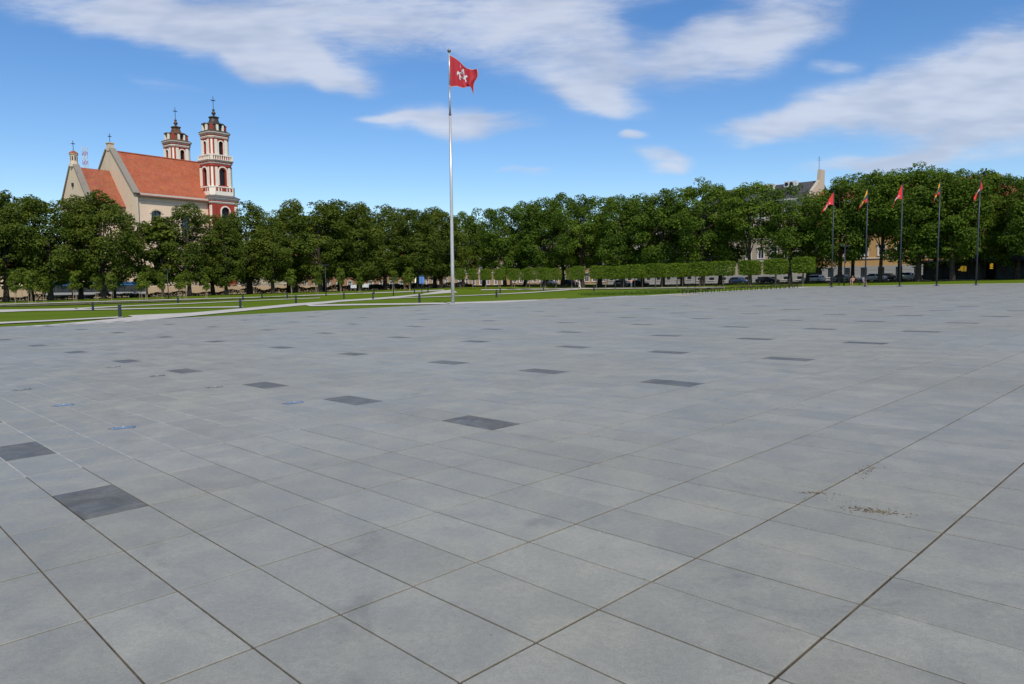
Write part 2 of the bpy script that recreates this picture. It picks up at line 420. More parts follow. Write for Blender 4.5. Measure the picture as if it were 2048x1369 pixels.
M['roof_grey'] = simple('grey_sheet_roof', (0.07, 0.062, 0.06), 0.55, 0.1, var=0.2, scale=0.6)
M['wall_beige'] = plaster('beige_facade', (0.50, 0.42, 0.31), 0.25)
M['wall_ochre'] = plaster('ochre_facade', (0.58, 0.36, 0.14), 0.25)
M['wall_pink'] = plaster('pink_facade', (0.58, 0.38, 0.26), 0.25)
M['wall_brick'] = plaster('brick_facade', (0.36, 0.20, 0.12), 0.35, 2.0)
M['wall_tan'] = plaster('tan_facade', (0.45, 0.31, 0.18), 0.3)
M['rustic'] = plaster('grey_rustication', (0.36, 0.36, 0.34), 0.3)
M['comp_wall'] = plaster('compound_wall', (0.48, 0.36, 0.23), 0.5, 0.35)
M['trim'] = plaster('white_trim', (0.74, 0.70, 0.62), 0.2)
M['glass'] = simple('window_glass', (0.035, 0.045, 0.055), 0.08, 0.0, var=0.3, scale=0.4, spec=0.8)
M['white_paint'] = simple('white_paint', (0.76, 0.76, 0.76), 0.35, var=0.04)
M['ac'] = simple('ac_casing', (0.68, 0.66, 0.62), 0.5, var=0.08)
M['tyre'] = simple('tyre', (0.015, 0.015, 0.015), 0.8, var=0.1)
M['rim'] = simple('rim', (0.4, 0.4, 0.42), 0.35, 0.8, var=0.05)
M['car_glass'] = simple('car_glass', (0.015, 0.018, 0.02), 0.15, var=0.2, spec=0.25)
M['car_white'] = simple('car_white', (0.86, 0.86, 0.85), 0.22, var=0.02, spec=0.6)
M['car_silver'] = simple('car_silver', (0.42, 0.43, 0.45), 0.25, 0.5, var=0.03)
M['car_dark'] = simple('car_dark', (0.03, 0.034, 0.045), 0.2, 0.2, var=0.05, spec=0.6)
M['car_blue'] = simple('car_blue', (0.05, 0.09, 0.2), 0.22, 0.2, var=0.05, spec=0.6)
M['lamp_red'] = simple('tail_lamp', (0.35, 0.01, 0.01), 0.2, var=0.05)
M['lamp_clear'] = simple('head_lamp', (0.7, 0.7, 0.7), 0.1, var=0.05)
M['bus_dark'] = simple('bus_dark', (0.03, 0.032, 0.04), 0.25, 0.1, var=0.1, spec=0.6)
M['bus_grey'] = simple('bus_grey', (0.42, 0.43, 0.45), 0.3, var=0.05)
M['bus_blue'] = simple('bus_blue', (0.06, 0.20, 0.42), 0.35, var=0.12)
M['bus_green'] = simple('bus_green', (0.22, 0.42, 0.22), 0.35, var=0.15)
M['bus_pale'] = simple('bus_pale', (0.55, 0.65, 0.72), 0.35, var=0.1)
M['fountain_blue'] = simple('nozzle_blue', (0.13, 0.20, 0.31), 0.6, 0.1, var=0.2, scale=12)
M['nozzle_grey'] = simple('nozzle_grey', (0.16, 0.18, 0.18), 0.5, 0.1, var=0.3, scale=12)
M['pav_roof'] = simple('pavilion_roof', (0.018, 0.018, 0.024), 0.6, var=0.3, scale=1.5)
M['pav_glass'] = simple('pavilion_glass', (0.03, 0.036, 0.042), 0.35, var=0.4, scale=0.6, spec=0.12)
M['yellow_light'] = simple('yellow_light', (0.9, 0.6, 0.05), 0.5, emit=(1.0, 0.62, 0.05), estr=0.45)
M['board'] = simple('notice_board', (0.55, 0.55, 0.53), 0.5, var=0.15, scale=3)
M['board_blue'] = simple('blue_sign', (0.08, 0.2, 0.5), 0.4, var=0.1)
M['mast_red'] = simple('mast_red', (0.5, 0.12, 0.1), 0.6, var=0.05)
M['mast_white'] = simple('mast_white', (0.6, 0.6, 0.6), 0.6, var=0.05)
M['skin'] = simple('skin', (0.50, 0.30, 0.22), 0.6, var=0.05)
M['hair'] = simple('hair', (0.25, 0.13, 0.06), 0.7, var=0.2)
M['cloth_black'] = simple('black_cloth', (0.02, 0.02, 0.022), 0.85, var=0.2)
M['cloth_pink'] = simple('pink_cloth', (0.60, 0.27, 0.2), 0.85, var=0.1)
M['cloth_blue'] = simple('grey_blue_cloth', (0.15, 0.19, 0.28), 0.85, var=0.1)
M['cloth_white'] = simple('white_cloth', (0.72, 0.71, 0.69), 0.85, var=0.05)

# ------------------------------------------------------------------ ground
def sheet(name, pts4, m, dz, sub=3):
    """strip of ground between two edges, laid on the land"""
    mb = MB(); rows = []
    for k in range(len(pts4) - 1):
        for s in range(sub):
            t = s / sub
            rows.append([pts4[k][i] * (1 - t) + pts4[k + 1][i] * t for i in range(4)])
    rows.append(list(pts4[-1]))
    vs = []
    for (x0, y0, x1, y1) in rows:
        for j in range(4):
            t = j / 3; x = x0 * (1 - t) + x1 * t; y = y0 * (1 - t) + y1 * t
            vs.append((x, y, gz(x, y) + dz))
    fs = []
    for k in range(len(rows) - 1):
        for j in range(3):
            fs.append((k * 4 + j, k * 4 + 4 + j, k * 4 + 5 + j, k * 4 + 1 + j))
    mb.add(vs, fs)
    o = mb.build(name, m)
    me = o.data
    if me.polygons[0].normal.z < 0: me.flip_normals()
    return struct(o)

mb = MB(); nx, ny = 130, 120
xs = [-260 + 4 * i for i in range(nx + 1)]; ys = [-60 + 4 * j for j in range(ny + 1)]
mb.add([(x, y, gz(x, y)) for y in ys for x in xs],
       [(j * (nx + 1) + i, j * (nx + 1) + i + 1, (j + 1) * (nx + 1) + i + 1, (j + 1) * (nx + 1) + i) for j in range(ny) for i in range(nx)])
# far ground out to the horizon
e = 2400.0
ring = [(-260, -60), (260, -60), (260, 420), (-260, 420)]
far = [(-e, -e), (e, -e), (e, e), (-e, e)]
mb.add([(x, y, gz(x, y)) for x, y in ring] + [(x, y, -2.6 if x < 0 else 2.0) for x, y in far],
       [(0, 4, 5, 1), (1, 5, 6, 2), (2, 6, 7, 3), (3, 7, 4, 0)])
struct(mb.build('lawn', M['lawn']))

PATHS = {
 'A':[(-29.09, 55.16, -22.37, 44.41), (-25.53, 57.82, -21.84, 49.45), (-25.03, 68.45, -21.53, 61.28), (-24.96, 84.5, -21.22, 71.82), (-23.65, 92.33, -20.13, 79.62), (-23.6, 99.56, -20.5, 86.65), (-22.08, 103.75, -19.44, 91.57), (-19.79, 113.03, -17.21, 99.1), (-15.97, 130.75, -15.15, 123.97), (-14.13, 149.26, -11.93, 133.71), (-12.61, 155.77, -10.09, 136.08)],
 'B':[(-21.36, 75.26, -18.9, 68.22), (-15.16, 72.78, -13.89, 66.69), (-5.97, 67.82, -5.44, 62.2), (-2.96, 68.16, -2.63, 61.42), (1.27, 69.1, 1.15, 63.76), (3.93, 70.03, 3.61, 65.38)],
 'C':[(-35.28, 47.34, -32.7, 43.86), (-33.88, 48.12, -31.59, 44.87), (-30.92, 49.77, -29.39, 47.3), (-28.41, 53.08, -26.91, 50.29)],
 'D':[(-29.22, 39.18, -28.29, 37.93), (-27.97, 39.71, -27.29, 38.74), (-26.27, 40.77, -25.2, 39.1), (-25.99, 45.17, -23.35, 40.56), (-26.62, 50.85, -22.15, 42.29), (-26.85, 53.33, -21.96, 43.59)],
 'E':[(-64.32, 86.46, -57.79, 77.64), (-60.62, 86.25, -55.48, 78.92), (-56.73, 86.65, -53.39, 81.52), (-52.78, 88.01, -47.98, 79.98)],
 'E1':[(-52.78, 88.01, -50.11, 84.51), (-49.48, 93.93, -48.19, 91.47), (-43.85, 99.47, -42.8, 97.08), (-38.02, 108.37, -37.24, 106.16), (-30.37, 115.51, -29.76, 113.21)],
 'E2':[(-50.88, 84.84, -47.98, 79.98), (-42.94, 81.48, -40.2, 76.28), (-35.36, 78.8, -33.48, 74.62), (-28.27, 76.47, -26.18, 70.82)],
 'F':[(-74.65, 100.4, -72.54, 97.56), (-71.38, 101.64, -69.61, 99.11), (-63.12, 107.18, -61.71, 104.77), (-55.53, 111.92, -54.35, 109.53), (-42.31, 120.67, -41.28, 117.73), (-34.38, 130.85, -33.41, 127.15), (-24.68, 141.1, -23.88, 136.52), (-17.73, 149.41, -17.05, 143.65), (-14.4, 155.52, -13.82, 149.19)],
 'G':[(-17.93, 101.21, -17.14, 96.71), (-17.24, 103.3, -16.53, 99.03), (-9.05, 107.16, -8.59, 101.7), (-4.84, 111.74, -4.59, 105.82), (3.18, 125.79, 2.93, 116.05), (8.48, 142.24, 7.82, 131.28), (14.75, 157.12, 13.62, 145.08)],
 'H':[(-6.46, 154.33, -6.23, 148.87), (3.96, 156.19, 3.8, 150.21), (15.0, 159.77, 14.05, 149.62), (22.72, 146.01, 20.83, 133.91), (32.7, 126.56, 30.38, 117.55), (35.68, 121.9, 33.74, 115.27)],
 'bed':[(-71.79, 96.54, -68.35, 91.9), (-68.88, 98.07, -65.55, 93.3), (-63.84, 100.74, -60.58, 95.59), (-57.53, 105.69, -54.95, 100.93), (-53.74, 108.3, -51.27, 103.29), (-41.9, 117.3, -41.0, 114.8), (-33.5, 126.7, -33.0, 124.0)],
}
for q, (k, p4) in enumerate(PATHS.items()):
    sheet('path' if k != 'bed' else 'flower_bed_soil', p4, M['path'] if k != 'bed' else M['soil'], 0.05 + 0.004 * q)
def abstrip(name, a0, b0, a1, b1, wa, wb, m, dz, n=14):
    return sheet(name, [xy(a0 + (a1 - a0) * t / n, b0 + (b1 - b0) * t / n) + xy(a0 + (a1 - a0) * t / n + wa, b0 + (b1 - b0) * t / n + wb) for t in range(n + 1)], m, dz, 1)
abstrip('path', -46, 222, 60, 222, 0, 5.5, M['path'], 0.045)          # kerb walk at the back of the square
abstrip('path', -43.4, 115, -43.4, 228, 2.4, 0, M['path'], 0.041)     # walk the benches stand on
abstrip('road', -240, 316, 80, 316, 0, 30, M['asphalt'], 0.03)
abstrip('road', -166, -80, -166, 316, -11, 0, M['asphalt'], 0.034)
abstrip('pavement', -240, 346, 80, 346, 0, 8, M['path'], 0.12)
abstrip('pavement', -177, -80, -177, 316, -7, 0, M['path'], 0.12)

# ------------------------------------------------------------------ the paved square
zx = Vector((GC, -GS, TILT * GC)).normalized(); zy = Vector((GS, GC, TILT * GS)).normalized()
zz = zx.cross(zy).normalized(); zy = zz.cross(zx).normalized()
pm = Matrix.Identity(4)
for i in range(3):
    pm[i][0], pm[i][1], pm[i][2] = zx[i], zy[i], zz[i]
pm[0][3], pm[1][3], pm[2][3] = OX, OY, TILT * OX
def a_lo(b): return -48 if b < 92 else (-45 if b < 115 else -41)
mb = MB()
for (b0, b1) in ((-60, 92), (92, 115), (115, 222)):
    a = a_lo(b0 + 0.5)
    mb.add([(a * UA, b0 * UB, -0.008), (60 * UA, b0 * UB, -0.008), (60 * UA, b1 * UB, -0.008), (a * UA, b1 * UB, -0.008)], [(0, 1, 2, 3)])
plaza = struct(mb.build('plaza', M['joint']))
TOP = 0.062                                        # slab tops stand this far above the lawn
plaza.matrix_world = pm @ Matrix.Translation((0, 0, TOP))
mb = MB().add([(-34 * UA, -14 * UB, -0.003), (-3 * UA, -14 * UB, -0.003), (-3 * UA, 14 * UB, -0.003), (-34 * UA, 14 * UB, -0.003)], [(0, 1, 2, 3)])
mb.build('mortar_bed', M['mortar'], plaza)
def slab_mb(ga, gb, bev=0.002, deep=0.011):
    hx, hy = UA / 2 - ga / 2, UB / 2 - gb / 2
    v = []; f = []
    for (ix, z) in ((bev, 0.0), (0.0, -bev), (0.0, -deep)):
        v += [(-hx + ix, -hy + ix, z), (hx - ix, -hy + ix, z), (hx - ix, hy - ix, z), (-hx + ix, hy - ix, z)]
    f = [(0, 1, 2, 3)]
    for k in (0, 4):
        for i in range(4):
            j = (i + 1) % 4; f.append((k + 4 + i, k + 4 + j, k + j, k + i))
    return MB().add(v, f)
GA, GB = 0.0145, 0.0095
slab_me = slab_mb(GA, GB).mesh('paving_slab', M['slab'])
dark_me = slab_mb(GA, GB).mesh('dark_paving_slab', M['dark_slab'])
DARK_A = {-2, -5, -8, -12, -16, -21, -26, -32, -38, -45}
cells = []
for j in range(-14, 222):
    for i in range(int(a_lo(j + 0.5)), 12):
        x, y = xy(i + 0.5, j + 0.5)
        if y < -3 or abs(x) > 0.80 * y + 7: continue
        seen = y > 3.6 and abs(x) < 0.72 * y + 0.3
        cells.append((math.hypot(x, y) if seen else 1e6 + y, i, j))
cells.sort()
nearest = []
rest = []
for d, i, j in cells:
    jit = random.uniform(-0.0012, 0.0012)
    if i in DARK_A and j % 9 == 0 and j >= 0:
        obj('dark_paving_slab', dark_me, plaza, ((i + 0.5) * UA, (j + 0.5) * UB, jit))
    elif len(nearest) < 300 and d < 1e6:
        o = obj('paving_slab', slab_me, plaza, ((i + 0.5) * UA, (j + 0.5) * UB, jit))
        nearest.append(o)
    else:
        rest.append((i, j))
tv = np.array([v.co[:] for v in slab_me.vertices]); tf = np.array([p.vertices[:] for p in slab_me.polygons])
n = len(rest); off = np.array([((i + 0.5) * UA, (j + 0.5) * UB, random.uniform(-0.001, 0.001)) for i, j in rest])
V = (tv[None] + off[:, None]).reshape(-1, 3); Fq = (tf[None] + (np.arange(n) * len(tv))[:, None, None]).reshape(-1, 4)
def np_mesh(name, V, Fq, m, attr=None):
    me = bpy.data.meshes.new(name)
    k = Fq.shape[1]
    me.vertices.add(len(V)); me.vertices.foreach_set('co', np.ascontiguousarray(V, dtype=np.float32).ravel())
    me.loops.add(Fq.size); me.loops.foreach_set('vertex_index', np.ascontiguousarray(Fq, dtype=np.int32).ravel())
    me.polygons.add(len(Fq)); me.polygons.foreach_set('loop_start', np.arange(0, Fq.size, k, dtype=np.int32))
    me.polygons.foreach_set('loop_total', np.full(len(Fq), k, dtype=np.int32))
    if attr:
        at = me.attributes.new(attr[0], 'FLOAT', 'FACE'); at.data.foreach_set('value', np.ascontiguousarray(attr[1], dtype=np.float32))
    me.polygons.foreach_set('use_smooth', np.zeros(len(Fq), dtype=bool))
    me.materials.append(m); me.update(); me.validate()
    return me
tone = np.repeat(np.random.RandomState(3).rand(n), len(tf))
pf = obj('paving_field', np_mesh('paving_field', V, Fq, M['slab'], ('tone', tone)), plaza)
pf['kind'] = 'stuff'
# cobbled strip beside the lawn
rs = np.random.RandomState(5)
cob = MB()
for i in range(26):
    for j in range(66):
        a = -44.9 + i * 0.145; b = 115.2 + j * 0.3
        if a > -41.15: continue
        h = 0.002 + rs.rand() * 0.006
        x0, y0 = a * UA, b * UB
        cob.frustum(x0, x0 + 0.115, y0, y0 + 0.115, -0.02, x0 + 0.012, x0 + 0.105, y0 + 0.012, y0 + 0.105, h)
o = cob.build('cobble_field', M['cobble'], plaza); o['kind'] = 'stuff'
# plain sand patches where the walk meets the square
def blot(name, x, y, rx, ry, rz, m, dz, seed, n=26):
    r_ = random.Random(seed); vs = [(x, y, gz(x, y) + dz)]
    for k in range(n):
        t = 2 * math.pi * k / n; q = 0.7 + 0.45 * r_.random()
        lx, ly = rx * q * math.cos(t), ry * q * math.sin(t)
        wx, wy = x + lx * math.cos(rz) - ly * math.sin(rz), y + lx * math.sin(rz) + ly * math.cos(rz)
        vs.append((wx, wy, gz(wx, wy) + dz))
    return MB().add(vs, [(0, k + 1, (k + 1) % n + 1) for k in range(n)])
o = blot('sand', 3.9, 68.6, 2.1, 1.0, ANG_B, M['sand'], TOP + 0.012, 1).build('sand_patch', M['sand']); tag(o, None, None, None, 'stuff')
o['label'] = 'pale sand patch at the start of the cobbled strip'; o['category'] = 'sand'
o = blot('sand', 16.6, 69.4, 2.2, 1.1, ANG_B, M['sand'], TOP + 0.012, 2).build('sand_patch', M['sand']); tag(o, None, None, None, 'stuff')
o['label'] = 'pale sand patch before the nearest backless bench'; o['category'] = 'sand'

# mud crumbs on the slabs at the right
rs = np.random.RandomState(11); mud = MB()
def crumbs(cx, cy, sx, sy, rz, n, smin, smax):
    for k in range(n):
        lx, ly = rs.randn() * sx, rs.randn() * sy
        x = cx + lx * math.cos(rz) - ly * math.sin(rz); y = cy + lx * math.sin(rz) + ly * math.cos(rz)
        s = smin + (smax - smin) * rs.rand() ** 2.5; z = TILT * x + TOP
        t0 = rs.rand() * 6; m_ = 5
        mud.add([(x + s * (0.6 + 0.6 * rs.rand()) * math.cos(t0 + 2 * math.pi * q / m_), y + s * (0.6 + 0.6 * rs.rand()) * math.sin(t0 + 2 * math.pi * q / m_), z - 0.001) for q in range(m_)] + [(x, y, z + s * 0.45)],
                [(q, (q + 1) % m_, m_) for q in range(m_)])
crumbs(2.40, 4.74, 0.09, 0.035, -0.5, 420, 0.003, 0.015)
crumbs(2.30, 5.00, 0.13, 0.05, -0.5, 160, 0.002, 0.010)
crumbs(2.20, 5.17, 0.06, 0.02, -0.3, 160, 0.003, 0.013)
crumbs(2.85, 5.74, 0.11, 0.03, 0.9, 170, 0.002, 0.012)
crumbs(2.55, 5.15, 0.5, 0.45, 0.3, 160, 0.001, 0.005)
crumbs(-0.6, 6.2, 1.8, 1.9, 0.0, 140, 0.001, 0.006)
crumbs(2.6, 8.5, 2.8, 2.4, 0.0, 160, 0.0015, 0.007)
tag(mud.build('mud_crumbs', M['mud']), 'brown mud crumbs scattered on the grey slabs at the right', 'mud', None, 'stuff')

# ------------------------------------------------------------------ fountain jets set in the slabs
def nozzle():
    root = thing('fountain_nozzle', '', 'fountain jet', (0, 0, 0))
    p = MB(); n = 10; L, W = 0.125, 0.028
    ring = []
    for s in (1, -1):
        for k in range(n // 2 + 1):
            t = -math.pi / 2 + math.pi * k / (n // 2)
            ring.append((s * (L - W) + s * W * math.cos(t), s * W * math.sin(t)))
    p.loft([[(x, y, 0.001) for x, y in ring], [(x, y, 0.012) for x, y in ring], [(x * 0.97, y * 0.88, 0.016) for x, y in ring]])
    p.build('cover_plate', M['fountain_blue'], root)
    MB().lathe([(0.016, 0.010), (0.015, 0.02), (0.007, 0.024), (0.006, 0.019)], 10).build('jet', M['steel'], root)
    for s in (-1, 1):
        MB().lathe([(0.008, 0.012), (0.008, 0.019), (0.004, 0.02)], 8, s * 0.098).build('screw', M['iron'], root)
    MB().box(-0.16, 0.13, 0.04, 0.052, 0.0005, 0.004).build('drain_slot', M['soil'], root)
    return root
def copy_tree(o, parent=None):
    c = o.copy(); C.objects.link(c); c.parent = parent
    for ch in list(o.children): copy_tree(ch, c)
    return c
def ground_rot(o, rz):
    o.rotation_euler = (Matrix.Rotation(-TILT, 4, 'Y') @ Matrix.Rotation(rz, 4, 'Z')).to_euler()
nz0 = nozzle()
NZ = [(-5, 3, 'nearest blue fountain jet plate, left of the dark slab row'), (-5, 8, 'blue fountain jet plate beside a dark slab, rightmost of the jets'),
      (-8, 3, 'blue fountain jet plate second nearest in the left line'), (-8, 8, 'dull fountain jet plate second in the right line, between dark slabs'),
      (-11, 3, 'greenish fountain jet plate at the left picture edge'), (-11, 8, 'small fountain jet plate third in the right line'),
      (-14, 8, 'farthest visible fountain jet plate in the right line')]
for k, (a, b, lab) in enumerate(NZ):
    o = nz0 if k == 0 else copy_tree(nz0)
    x, y = xy(a, b); o.location = (x, y, TILT * x + TOP + 0.001)
    ground_rot(o, ANG_B - R(20)); o['label'] = lab; o['group'] = 'fountain jets in the paving'
    if k in (3, 4, 5, 6):
        for ch in o.children:
            if ch.name.startswith('cover_plate'):
                ch.data = ch.data.copy(); ch.data.materials[0] = M['nozzle_grey']

# ------------------------------------------------------------------ central flagpole and flag
def cat_spline(p, t):
    n = len(p) - 1; x = min(max(t * n, 0), n - 1e-6); i = int(x); f = x - i
    q = [p[max(i - 1, 0)], p[i], p[i + 1], p[min(i + 2, n)]]
    return tuple(0.5 * (2 * q[1][k] + (q[2][k] - q[0][k]) * f + (2 * q[0][k] - 5 * q[1][k] + 4 * q[2][k] - q[3][k]) * f * f + (3 * q[1][k] - q[0][k] - 3 * q[2][k] + q[3][k]) * f ** 3) for k in range(len(q[0])))
def cloth_fn(net, scale, wob, nf, seed):
    ph = random.Random(seed).random() * 6
    def f(s, t):
        row = [cat_spline(r, s) for r in net]
        u, v = cat_spline(row, t)[:2]
        dep = wob * s ** 0.7 * math.sin(2 * math.pi * nf * (s + 0.18 * t) + ph) + 0.35 * wob * s * math.sin(2 * math.pi * nf * 2.3 * s - 3 * t + ph)
        return (u * scale, dep, -v * scale)
    return f
def cloth(f, s0, s1, t0, t1, nu, nv, th=0.006, off=0.0):
    mb = MB(); vs = []
    for side in (1, -1):
        for j in range(nv + 1):
            for i in range(nu + 1):
                s = s0 + (s1 - s0) * i / nu; t = t0 + (t1 - t0) * j / nv
                p = Vector(f(s, t)); e_ = 0.004
                d1 = Vector(f(min(s + e_, 1), t)) - Vector(f(max(s - e_, 0), t)); d2 = Vector(f(s, min(t + e_, 1))) - Vector(f(s, max(t - e_, 0)))
                nrm = d1.cross(d2)
                nrm = nrm.normalized() if nrm.length > 1e-9 else Vector((0, 1, 0))
                vs.append(tuple(p + nrm * side * (th / 2 + off)))
    w = nu + 1; h = (nu + 1) * (nv + 1); fs = []
    for j in range(nv):
        for i in range(nu):
            q = (j * w + i, j * w + i + 1, (j + 1) * w + i + 1, (j + 1) * w + i)
            fs.append(q); fs.append(tuple(h + k for k in reversed(q)))
    for i in range(nu):
        fs.append((i, h + i, h + i + 1, i + 1)); k = nv * w + i; fs.append((k, k + 1, h + k + 1, h + k))
    for j in range(nv):
        k = j * w; fs.append((k, k + w, h + k + w, h + k)); k = j * w + nu; fs.append((k, h + k, h + k + w, k + w))
    return mb.add(vs, fs)
PX, PY = -4.93, 61.21; PZ = gz(PX, PY); PH = 20.85
pole = thing('flagpole', 'tall polished steel flagpole with ball top standing at the edge of the square', 'flagpole', (PX, PY, PZ))
MB().lathe([(0.150, 0.0), (0.148, 3.0), (0.128, 9.0), (0.098, 15.6)], 20).build('lower_shaft', M['steel'], pole, True)
MB().lathe([(0.104, 15.55), (0.104, 15.75)], 20).build('joint_collar', M['steel_dark'], pole, True)
MB().lathe([(0.080, 15.75), (0.078, 16.5), (0.072, 18.0)], 16).build('sleeve', M['steel_mid'], pole, True)
MB().lathe([(0.066, 18.0), (0.055, PH - 0.25)], 16).build('upper_shaft', M['steel'], pole, True)
MB().lathe([(0.02, PH - 0.26)] + [(0.145 * math.sin(math.pi * k / 10) + 0.004, PH - 0.11 - 0.145 * math.cos(math.pi * k / 10)) for k in range(1, 11)], 16).build('ball_finial', M['ball'], pole, True)
MB().lathe([(0.34, 0.0), (0.34, 0.06), (0.26, 0.1), (0.2, 0.11)], 20).build('base_flange', M['steel'], pole, True)
NET = [[(0, 0), (14, 9), (27, 21), (40, 27), (53, 29)],
       [(0, 15), (13, 21), (26, 32), (39, 37), (54, 35)],
       [(0, 30), (12, 35), (25, 43), (37, 48), (53, 43)],
       [(0, 46), (12, 48), (24, 53), (35, 57), (46, 55)],
       [(0, 61), (13, 60), (26, 62), (38, 61), (45, 76)]]
flag = thing('flag', 'large red flag with white rider emblem flying from the tall steel pole', 'flag', (PX + 0.06, PY, PZ + PH - 0.42))
ff = cloth_fn(NET, 1 / 23.6, 0.22, 1.6, 4)
cl = cloth(ff, 0, 1, 0, 1, 36, 30); cl.build('cloth', M['flag_red'], flag, True)
fr = MB()
for (s0, s1, t0, t1, nu, nv) in ((0, 1, 0, 0.025, 30, 1), (0, 1, 0.975, 1, 30, 1), (0.975, 1, 0.025, 0.975, 1, 26)):
    g = cloth(ff, s0, s1, t0, t1, nu, nv, 0.006, 0.006); fr.add(g.v, g.f)
fr.build('fringe', M['flag_fringe'], flag, True)
def patch(f, poly, off=0.012):
    """an appliqué shape given in flag coordinates, sewn on both faces"""
    mb = MB()
    for side in (1, -1):
        vs = []
        for s, t in poly:
            p = Vector(f(s, t)); d1 = Vector(f(s + 0.005, t)) - Vector(f(s - 0.005, t)); d2 = Vector(f(s, t + 0.005)) - Vector(f(s, t - 0.005))
            vs.append(tuple(p + d1.cross(d2).normalized() * off * side))
        cx = tuple(sum(v[k] for v in vs) / len(vs) for k in range(3)); n = len(vs)
        mb.add(vs + [cx], [(k, (k + 1) % n, n) if side > 0 else ((k + 1) % n, k, n) for k in range(n)])
    return mb
def emblem(f, parent, x0, x1, y0, y1, grey=True):
    def T(pts): return [(x0 + (x1 - x0) * u, y0 + (y1 - y0) * v) for u, v in pts]
    wh = MB()
    for poly in ([(0.12, 0.5), (0.28, 0.40), (0.62, 0.40), (0.84, 0.52), (0.80, 0.70), (0.58, 0.78), (0.30, 0.76), (0.14, 0.64)],      # horse body
                 [(0.70, 0.5), (0.80, 0.30), (0.97, 0.32), (1.0, 0.44), (0.88, 0.5), (0.80, 0.64)],                               # neck and head
                 [(0.16, 0.50), (0.02, 0.46), (-0.08, 0.62), (-0.04, 0.84), (0.05, 0.66), (0.16, 0.64)],                          # tail
                 [(0.18, 0.66), (0.36, 0.70), (0.28, 0.86), (0.34, 1.0), (0.20, 1.0), (0.14, 0.82)],                              # hind leg
                 [(0.60, 0.68), (0.78, 0.64), (0.95, 0.78), (0.94, 0.96), (0.84, 0.92), (0.80, 0.80)],                            # fore leg
                 [(0.34, 0.48), (0.36, 0.20), (0.46, 0.12), (0.60, 0.18), (0.66, 0.48)],                                          # rider
                 [(0.42, 0.13), (0.46, 0.0), (0.58, 0.02), (0.58, 0.15), (0.5, 0.18)],                                            # head
                 [(0.40, 0.24), (0.22, 0.06), (0.16, -0.08), (0.24, -0.04), (0.46, 0.18)]):                                        # raised sword arm
        g = patch(f, T(poly)); wh.add(g.v, g.f)
    wh.build('rider_emblem', M['flag_white'], parent)
    if grey:
        gr_ = MB()
        for poly in ([(0.36, 0.3), (0.6, 0.3), (0.6, 0.42), (0.37, 0.43)], [(0.36, 0.66), (0.6, 0.66), (0.56, 0.76), (0.4, 0.75)], [(0.7, 0.6), (0.74, 0.5), (0.78, 0.53), (0.75, 0.66)]):
            g = patch(f, T(poly), 0.016); gr_.add(g.v, g.f)
        gr_.build('emblem_shading', M['flag_grey'], parent)
emblem(ff, flag, 0.30, 0.66, 0.16, 0.66)

# ------------------------------------------------------------------ the five smaller flagpoles
FP = [(39.89, 90.92, 11.8), (42.64, 87.98, 11.7), (44.46, 83.58, 11.6), (46.95, 80.56, 11.45), (50.10, 78.67, 11.45)]
FN = [
 [[(0, 0), (-5, 8), (-11, 18), (-16, 28), (-21, 37)], [(0, 9), (-5, 15), (-11, 24), (-16, 32), (-22, 39)], [(0, 18), (-5, 21), (-10, 26), (-15, 34), (-23, 40)], [(0, 26), (-6, 25), (-11, 26), (-17, 34), (-24, 40)]],
 [[(0, 0), (-3, 7), (-5, 14), (-7, 22), (-9, 28)], [(1, 8), (-5, 16), (-8, 21), (-10, 28), (-12, 34)], [(1, 17), (-6, 22), (-11, 25), (-13, 33), (-15, 38)], [(1, 27), (-4, 26), (-10, 24), (-16, 36), (-18, 41)]],
 [[(0, 0), (-5, 9), (-9, 19), (-12, 27), (-15, 32)], [(0, 10), (-5, 16), (-10, 24), (-14, 31), (-17, 37)], [(0, 20), (-5, 22), (-10, 27), (-15, 34), (-18, 42)], [(0, 30), (-5, 28), (-10, 29), (-16, 36), (-18, 47)]],
 [[(0, 0), (-2, 7), (-4, 14), (-5, 20), (-6, 27)], [(1, 9), (-3, 15), (-6, 20), (-8, 27), (-9, 33)], [(1, 18), (-3, 22), (-7, 26), (-10, 32), (-11, 39)], [(1, 27), (-3, 26), (-8, 24), (-11, 36), (-12, 46)]],
 [[(0, 0), (2, 8), (0, 16), (-3, 24), (-4, 32)], [(3, 8), (2, 15), (-2, 22), (-5, 29), (-6, 37)], [(5, 16), (1, 22), (-4, 27), (-8, 35), (-8, 42)], [(5, 22), (0, 26), (-6, 28), (-10, 38), (-8, 47)]]]
FK = ['red', 'tri', 'red', 'tri', 'redwhite']
FL = ['red flag with white rider, leftmost of the five dark flagpoles', 'yellow green and red striped flag hanging from the second dark flagpole',
      'red flag with white rider on the middle dark flagpole', 'yellow green and red striped flag hanging from the fourth dark flagpole',
      'red flag with white middle, rightmost of the five dark flagpoles']
PL = ['slim dark flagpole, leftmost of five, beside the seated people', 'slim dark flagpole, second from the left of five', 'slim dark flagpole, middle one of five',
      'slim dark flagpole, fourth of five, before the white car', 'slim dark flagpole, rightmost of five, before the dark pavilion']
